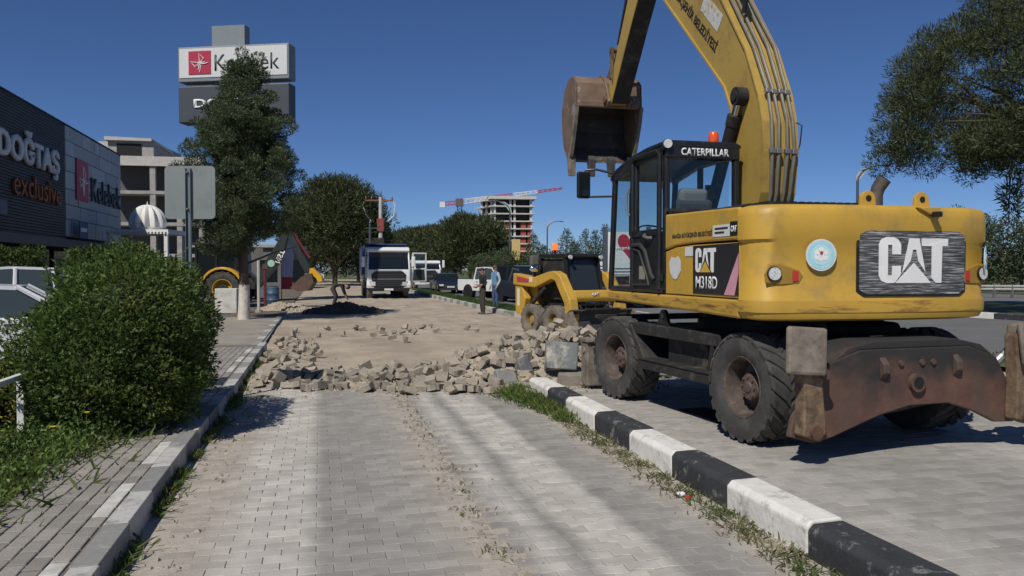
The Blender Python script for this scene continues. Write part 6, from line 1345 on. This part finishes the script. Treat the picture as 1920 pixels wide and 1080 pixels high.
b = MB(); lattice(b, (0, 0, 0), (0, 0, 25.4), 1.7, 1.7, 14, .16); b.build('mast', CRB, cr_); b = MB(); b.bb(-1.4, 1.4, -1.2, 1.2, 25.4, 28.2); b.build('slew_cab', M('crane cab', (.12, .09, .08), .6), cr_)
for k in range(4):
    x0_, x1_ = 1.4+k*9.3, 1.4+(k+1)*9.3; b = MB(); z0_ = 26.9; lattice(b, (x0_, 0, z0_+x0_*.135), (x1_, 0, z0_+x1_*.135), 1.75-.3*k, 1.45-.3*k, 5, .17); b.build('jib_section', (CRW, CRR)[k % 2], cr_)
b = MB(); lattice(b, (-1.2, 0, 26.8), (-6.6, 0, 26.2), 1.3, 1.1, 3, .16); b.build('counter_jib', CRR, cr_); b = MB(); b.bb(-7.4, -5.4, -.8, .8, 24.9, 27.0); b.build('counterweight', CRW, cr_)
# ---- billboards, guard rail, small street things
p = at(1172, 41); bb_ = thing('billboard', 'white advertising board with a red heart seen through the cab', 'billboard', (p.x, p.y, 0), R(-13))
MB().bb(-.95, 1.1, -.04, .04, .95, 3.6).build('board', CARW, bb_); MB().bb(-1.15, -.95, -.15, .15, 0, 3.85).build('post', LAMPP, bb_); MB().bb(1.1, 1.3, -.15, .15, 0, 3.85).build('post', LAMPP, bb_)
hp_ = []
for k in range(36):
    t = 2*math.pi*k/36; hp_.append((.05*16*math.sin(t)**3*.75+.2, 2.95+.045*(13*math.cos(t)-5*math.cos(2*t)-2*math.cos(3*t)-math.cos(4*t))))
MB().prism(hp_, 'y', -.05, -.041).build('heart', M('heart crimson', (.4, .02, .06), .5), bb_); text("manisa'ya", (.2, -.056, 2.75), (1, 0, 0), UPV, 1.3, .28, WHITE, bb_, ext=.006)
for k in range(4): MB().bb(-.6, .5-.2*(k % 2), -.046, -.041, 1.2+k*.16, 1.26+k*.16).build('print_line', PLA, bb_)
p = at(1128, 43); b2 = thing('notice_board', 'small white notice board beside the skid steer cab', 'sign', (p.x, p.y, 0), R(-13)); MB().bb(-.28, .28, -.03, .03, .9, 2.1).build('board', CARW, b2); MB().cyl((0, .05, 0), (0, .05, 1.0), .05, n=8).build('post', LAMPP, b2)
for k in range(5): MB().bb(-.2, .15+.05*(k % 2), -.036, -.031, 1.1+k*.18, 1.16+k*.18).build('print_line', PLA, b2)
gr_ = thing('guard_rail', 'steel guard rail along the far carriageway', 'guard rail', (0, 0, 0)); a, q = at(1700, 48), at(2150, 44)
for k in range(14):
    c = a+(q-a)*k/13; MB().bb(c.x-.06, c.x+.06, c.y-.06, c.y+.06, 0, .75).build('post', STEEL, gr_)
for zz in (.52, .70): d_ = (q-a).normalized(); MB().tube([a+Vector((0, 0, zz)), (a+q)/2+Vector((0, 0, zz)), q+Vector((0, 0, zz))], .07, 6).build('rail', M('rail zinc', (.36, .36, .34), .5, .1), gr_)
# ---- works clutter on the left
p = at(428, 30.5); o = MB().bb(-.42, .42, -.3, .3, 0, .95).build('concrete_block', M('whitewashed concrete', (.55, .54, .51), .9, .1, 2, dirt=((.35, .32, .28), .52, .75, 3)), None, bevel=.03); o.location = (p.x, p.y, 0); o.rotation_euler = (0, 0, R(-13)); tag(o, 'whitewashed concrete block beside the conifer trunk', 'block')
p = at(511, 36); ba = thing('barrel', 'blue plastic barrel standing by the trench', 'barrel', (p.x, p.y, 0)); MB().lathe([(.26, 0), (.29, .05), (.29, .28), (.305, .3), (.29, .32), (.29, .58), (.305, .6), (.29, .62), (.28, .86), (.24, .9), (.02, .9)], 18).build('drum', M('blue plastic', (.05, .10, .16), .5, .15), ba, smooth=True); MB().lathe([(.20, .9), (.20, .93), (.01, .93)], 14).build('lid', BLKM, ba)
for px, D, h, lab in ((485, 31, 2.4, 'plain grey post with a small plate beside the conifer'), (497, 33, 1.9, 'maroon painted post behind the grey post')):
    p = at(px, D); sp = thing('sign_post', lab, 'post', (p.x, p.y, 0)); MB().cyl((0, 0, 0), (0, 0, h), .06, n=8).build('post', CONCW if px == 485 else MAR, sp); MB().box((0, -.06, h-.1), (.34, .02, .4) if px == 485 else (.2, .02, .2)).build('plate', STEEL if px == 485 else RUST, sp); MB().cyl((0, 0, 0), (0, 0, .1), .14, n=8).build('footing', CONC, sp)
p = at(538, 44); fl = thing('banner_flag', 'tall white and blue feather banner with a red foot by the shops', 'banner', (p.x, p.y, 0), R(-13)); MB().cyl((-.3, 0, 0), (-.3, 0, 3.6), .03, n=6).build('pole', STEEL, fl)
MB().prism([(-.28, .6), (.3, .6), (.36, 2.6), (.2, 3.4), (-.28, 3.6)], 'y', -.01, .01).build('flag', M('flag white blue', (.42, .45, .58), .8, .1), fl); MB().prism([(-.28, .58), (.3, .58), (.32, 1.25), (-.28, 1.25)], 'y', -.016, .016).build('flag_foot', M('flag red', (.42, .05, .07), .8, .1), fl)
# ------------------------------------------------------------------ people
SKIN = M('skin', (.33, .19, .13), .6, .08); HAIR = M('dark hair', (.02, .016, .013), .7, .2)
def person(label, loc, rz, J, cloth, face_dir=(0, 1, 0), hat=None):
    "J: joints; cloth(p) -> material slot for a point of the body"
    t = thing('person', label, 'person', loc, rz)
    V, E, Rr = [], [], []
    def n(p, r, to=None):
        V.append(p); Rr.append(r); i = len(V)-1
        if to is not None: E.append((to, i))
        return i
    pel = n(J['pelvis'], .145); wa = n(J['waist'], .135, pel); ch = n(J['chest'], .165, wa); nk = n(J['neck'], .062, ch); hd = n(J['head0'], .075, nk); h2 = n(J['head1'], .098, hd); n(J['head2'], .07, h2)
    ends = {}
    for s in 'lr':
        sh = n(J['sh'+s], .072, ch); el = n(J['el'+s], .05, sh); wr = n(J['wr'+s], .035, el); pa = n(J['ha'+s], .036, wr)
        hp = n(J['hip'+s], .105, pel); kn = n(J['kn'+s], .075, hp); an = n(J['an'+s], .05, kn); hl = n(Vector(J['an'+s])+Vector((0, -.03, -.045)), .045, an); n(J['to'+s], .035, hl)
        d = (Vector(J['ha'+s])-Vector(J['wr'+s])).normalized(); side = d.cross(Vector((0, 0, 1)) if abs(d.z) < .8 else Vector((0, 1, 0))).normalized()
        for k, ln in enumerate((.065, .085, .09, .08)):
            o = side*((k-1.5)*.021); a = n(Vector(J['ha'+s])+d*.045+o, .011, pa); m_ = n(Vector(J['ha'+s])+d*(.045+ln*.55)+o*1.1, .009, a); n(Vector(J['ha'+s])+d*(.04+ln)+o*1.1+side.cross(d)*.02, .007, m_)
        a = n(Vector(J['ha'+s])+side*.045+d*.01, .012, pa); n(Vector(J['ha'+s])+side*.07+d*.05, .009, a)
    me = bpy.data.meshes.new('body'); me.from_pydata([tuple(v) for v in V], E, [])
    o = bpy.data.objects.new('body', me); C.objects.link(o)
    o.modifiers.new('skin', 'SKIN'); 
    for i, sv in enumerate(me.skin_vertices[0].data): sv.radius = (Rr[i], Rr[i]*(.82 if i in (pel, wa, ch) else 1)); sv.use_root = (i == 0)
    ss_ = o.modifiers.new('sub', 'SUBSURF'); ss_.levels = 2; ss_.render_levels = 2
    em = bpy.data.meshes.new_from_object(o.evaluated_get(bpy.context.evaluated_depsgraph_get())); bpy.data.objects.remove(o)
    em.materials.clear(); names = cloth['mats']
    for m in names: em.materials.append(m)
    for pl in em.polygons: pl.material_index = cloth['fn'](pl.center); pl.use_smooth = True
    body = obj('body', em, t)
    c = Vector(J['head1']); up = (Vector(J['head2'])-Vector(J['head0'])).normalized(); f = Vector(face_dir).normalized(); f = (f-up*f.dot(up)).normalized(); sd_ = f.cross(up)
    hb = MB(); hb.sph((0, 0, 0), 1, 14, 8, (.098, .108, .085)); X = Matrix.Translation(c+up*.045-f*.022) @ Matrix((sd_, f, up)).transposed().to_4x4(); hb.xf(X).build('hair', HAIR, t, smooth=True)
    b = MB(); b.sph((0, 0, 0), 1, 8, 6, (.014, .022, .022)); b.xf(Matrix.Translation(c+f*.102-up*.01)).build('nose', SKIN, body)
    for s in (-1, 1):
        MB().sph(c+f*.088+sd_*(.035*s)+up*.018, .011, 8, 6).build('eye', HAIR, body); MB().sph(c+sd_*(.098*s), .022, 8, 6, (.5, 1, 1.3)).build('ear', SKIN, body)
    MB().sph(c+f*.088-up*.05, .02, 8, 6, (1.2, .5, .35)).build('mouth', M('lips', (.25, .1, .08), .6), body)
    return t
def stand(h=1.75, arms='down'):
    k = h/1.75; J = dict(pelvis=(0, 0, .95), waist=(0, .0, 1.10), chest=(0, .0, 1.33), neck=(0, .01, 1.50), head0=(0, .02, 1.57), head1=(0, .025, 1.65), head2=(0, .02, 1.72))
    for s, q in (('l', -1), ('r', 1)):
        J['sh'+s] = (q*.19, 0, 1.42); J['el'+s] = (q*.25, -.02, 1.13); J['wr'+s] = (q*.26, .06, .89); J['ha'+s] = (q*.26, .08, .82)
        J['hip'+s] = (q*.095, 0, .90); J['kn'+s] = (q*.11, .02, .50); J['an'+s] = (q*.12, -.01, .09); J['to'+s] = (q*.14, .15, .03)
    return J
# man in dark work clothes, forearms lifted
J = stand(); J['ell'] = (-.25, -.04, 1.14); J['wrl'] = (-.14, .20, 1.10); J['hal'] = (-.08, .27, 1.12); J['elr'] = (.26, -.02, 1.14); J['wrr'] = (.16, .2, 1.02); J['har'] = (.11, .27, 1.03); J['head1'] = (0, .04, 1.64); J['head2'] = (0, .045, 1.71)
DK = M('black work shirt', (.016, .016, .018), .9, .2, 8); TR = M('grey brown trousers', (.045, .04, .035), .9, .2, 8); SHOE = M('dusty boots', (.10, .085, .07), .9, .2)
def f1(p):
    if p.z > 1.52: return 1
    if p.z < .10: return 3
    if p.y > .10 and p.z > .8: return 1
    return 0 if p.z > .93 else 2
p = at(905, 30.3); person('person in dark work clothes standing at the median kerb with forearms raised', (p.x, p.y, -.03), R(100), J, dict(mats=[DK, SKIN, TR, SHOE], fn=f1))
# man in a blue vest over a pale shirt, jeans
J = stand(); J['ell'] = (-.24, -.06, 1.14); J['wrl'] = (-.25, .08, .93); J['hal'] = (-.24, .12, .87); J['pelvis'] = (0, .0, .95)
BV = M('blue vest', (.10, .22, .36), .8, .1, 6); LS = M('pale shirt', (.48, .47, .46), .9, .08, 8); JN = M('blue jeans', (.05, .09, .17), .9, .15, 8); CAPM = M('brown cap', (.10, .06, .05), .8)
def f2(p):
    if p.z > 1.52: return 1
    if p.z < .10: return 3
    if p.z < .93: return 1 if abs(p.x) > .2 and p.z > .7 else 2
    if abs(p.x) > .185: return 4
    return 0
p = at(929, 33.6); t = person('person in a blue vest, pale shirt and jeans standing on the median grass', (p.x, p.y, .08), R(115), J, dict(mats=[BV, SKIN, JN, SHOE, LS], fn=f2))
MB().lathe([(.105, 0), (.108, .03), (.09, .075), (.04, .1), (.01, .105)], 16, Matrix.Translation((0, .02, 1.675))).box((0, .14, 1.68), (.13, .10, .012)).build('cap', CAPM, t, smooth=True)
# man bent over the spoil heap
J = dict(pelvis=(0, -.12, .86), waist=(0, .02, .98), chest=(0, .25, 1.02), neck=(0, .43, .98), head0=(0, .50, .94), head1=(0, .565, .89), head2=(0, .62, .85))
for s, q in (('l', -1), ('r', 1)):
    J['sh'+s] = (q*.18, .32, .98); J['el'+s] = (q*.2, .40, .70); J['wr'+s] = (q*.14, .50, .47); J['ha'+s] = (q*.11, .54, .40)
    J['hip'+s] = (q*.11, -.12, .82); J['kn'+s] = (q*.2, .06, .47); J['an'+s] = (q*.2, -.06, .09); J['to'+s] = (q*.22, .1, .03)
def f3(p):
    if p.y > .46 and p.z > .78: return 1
    if p.z < .10: return 3
    if p.y > .44 and p.z < .55: return 1
    return 0 if (p.y > .0 and p.z > .62 and p.z+p.y*.3 > .9) or p.y > .3 else 2
p = at(628, 36.5); person('person in dark clothes bending down over the soil heap', (p.x, p.y, -.02), R(-100), J, dict(mats=[DK, SKIN, TR, SHOE], fn=f3), face_dir=(0, .3, -1))
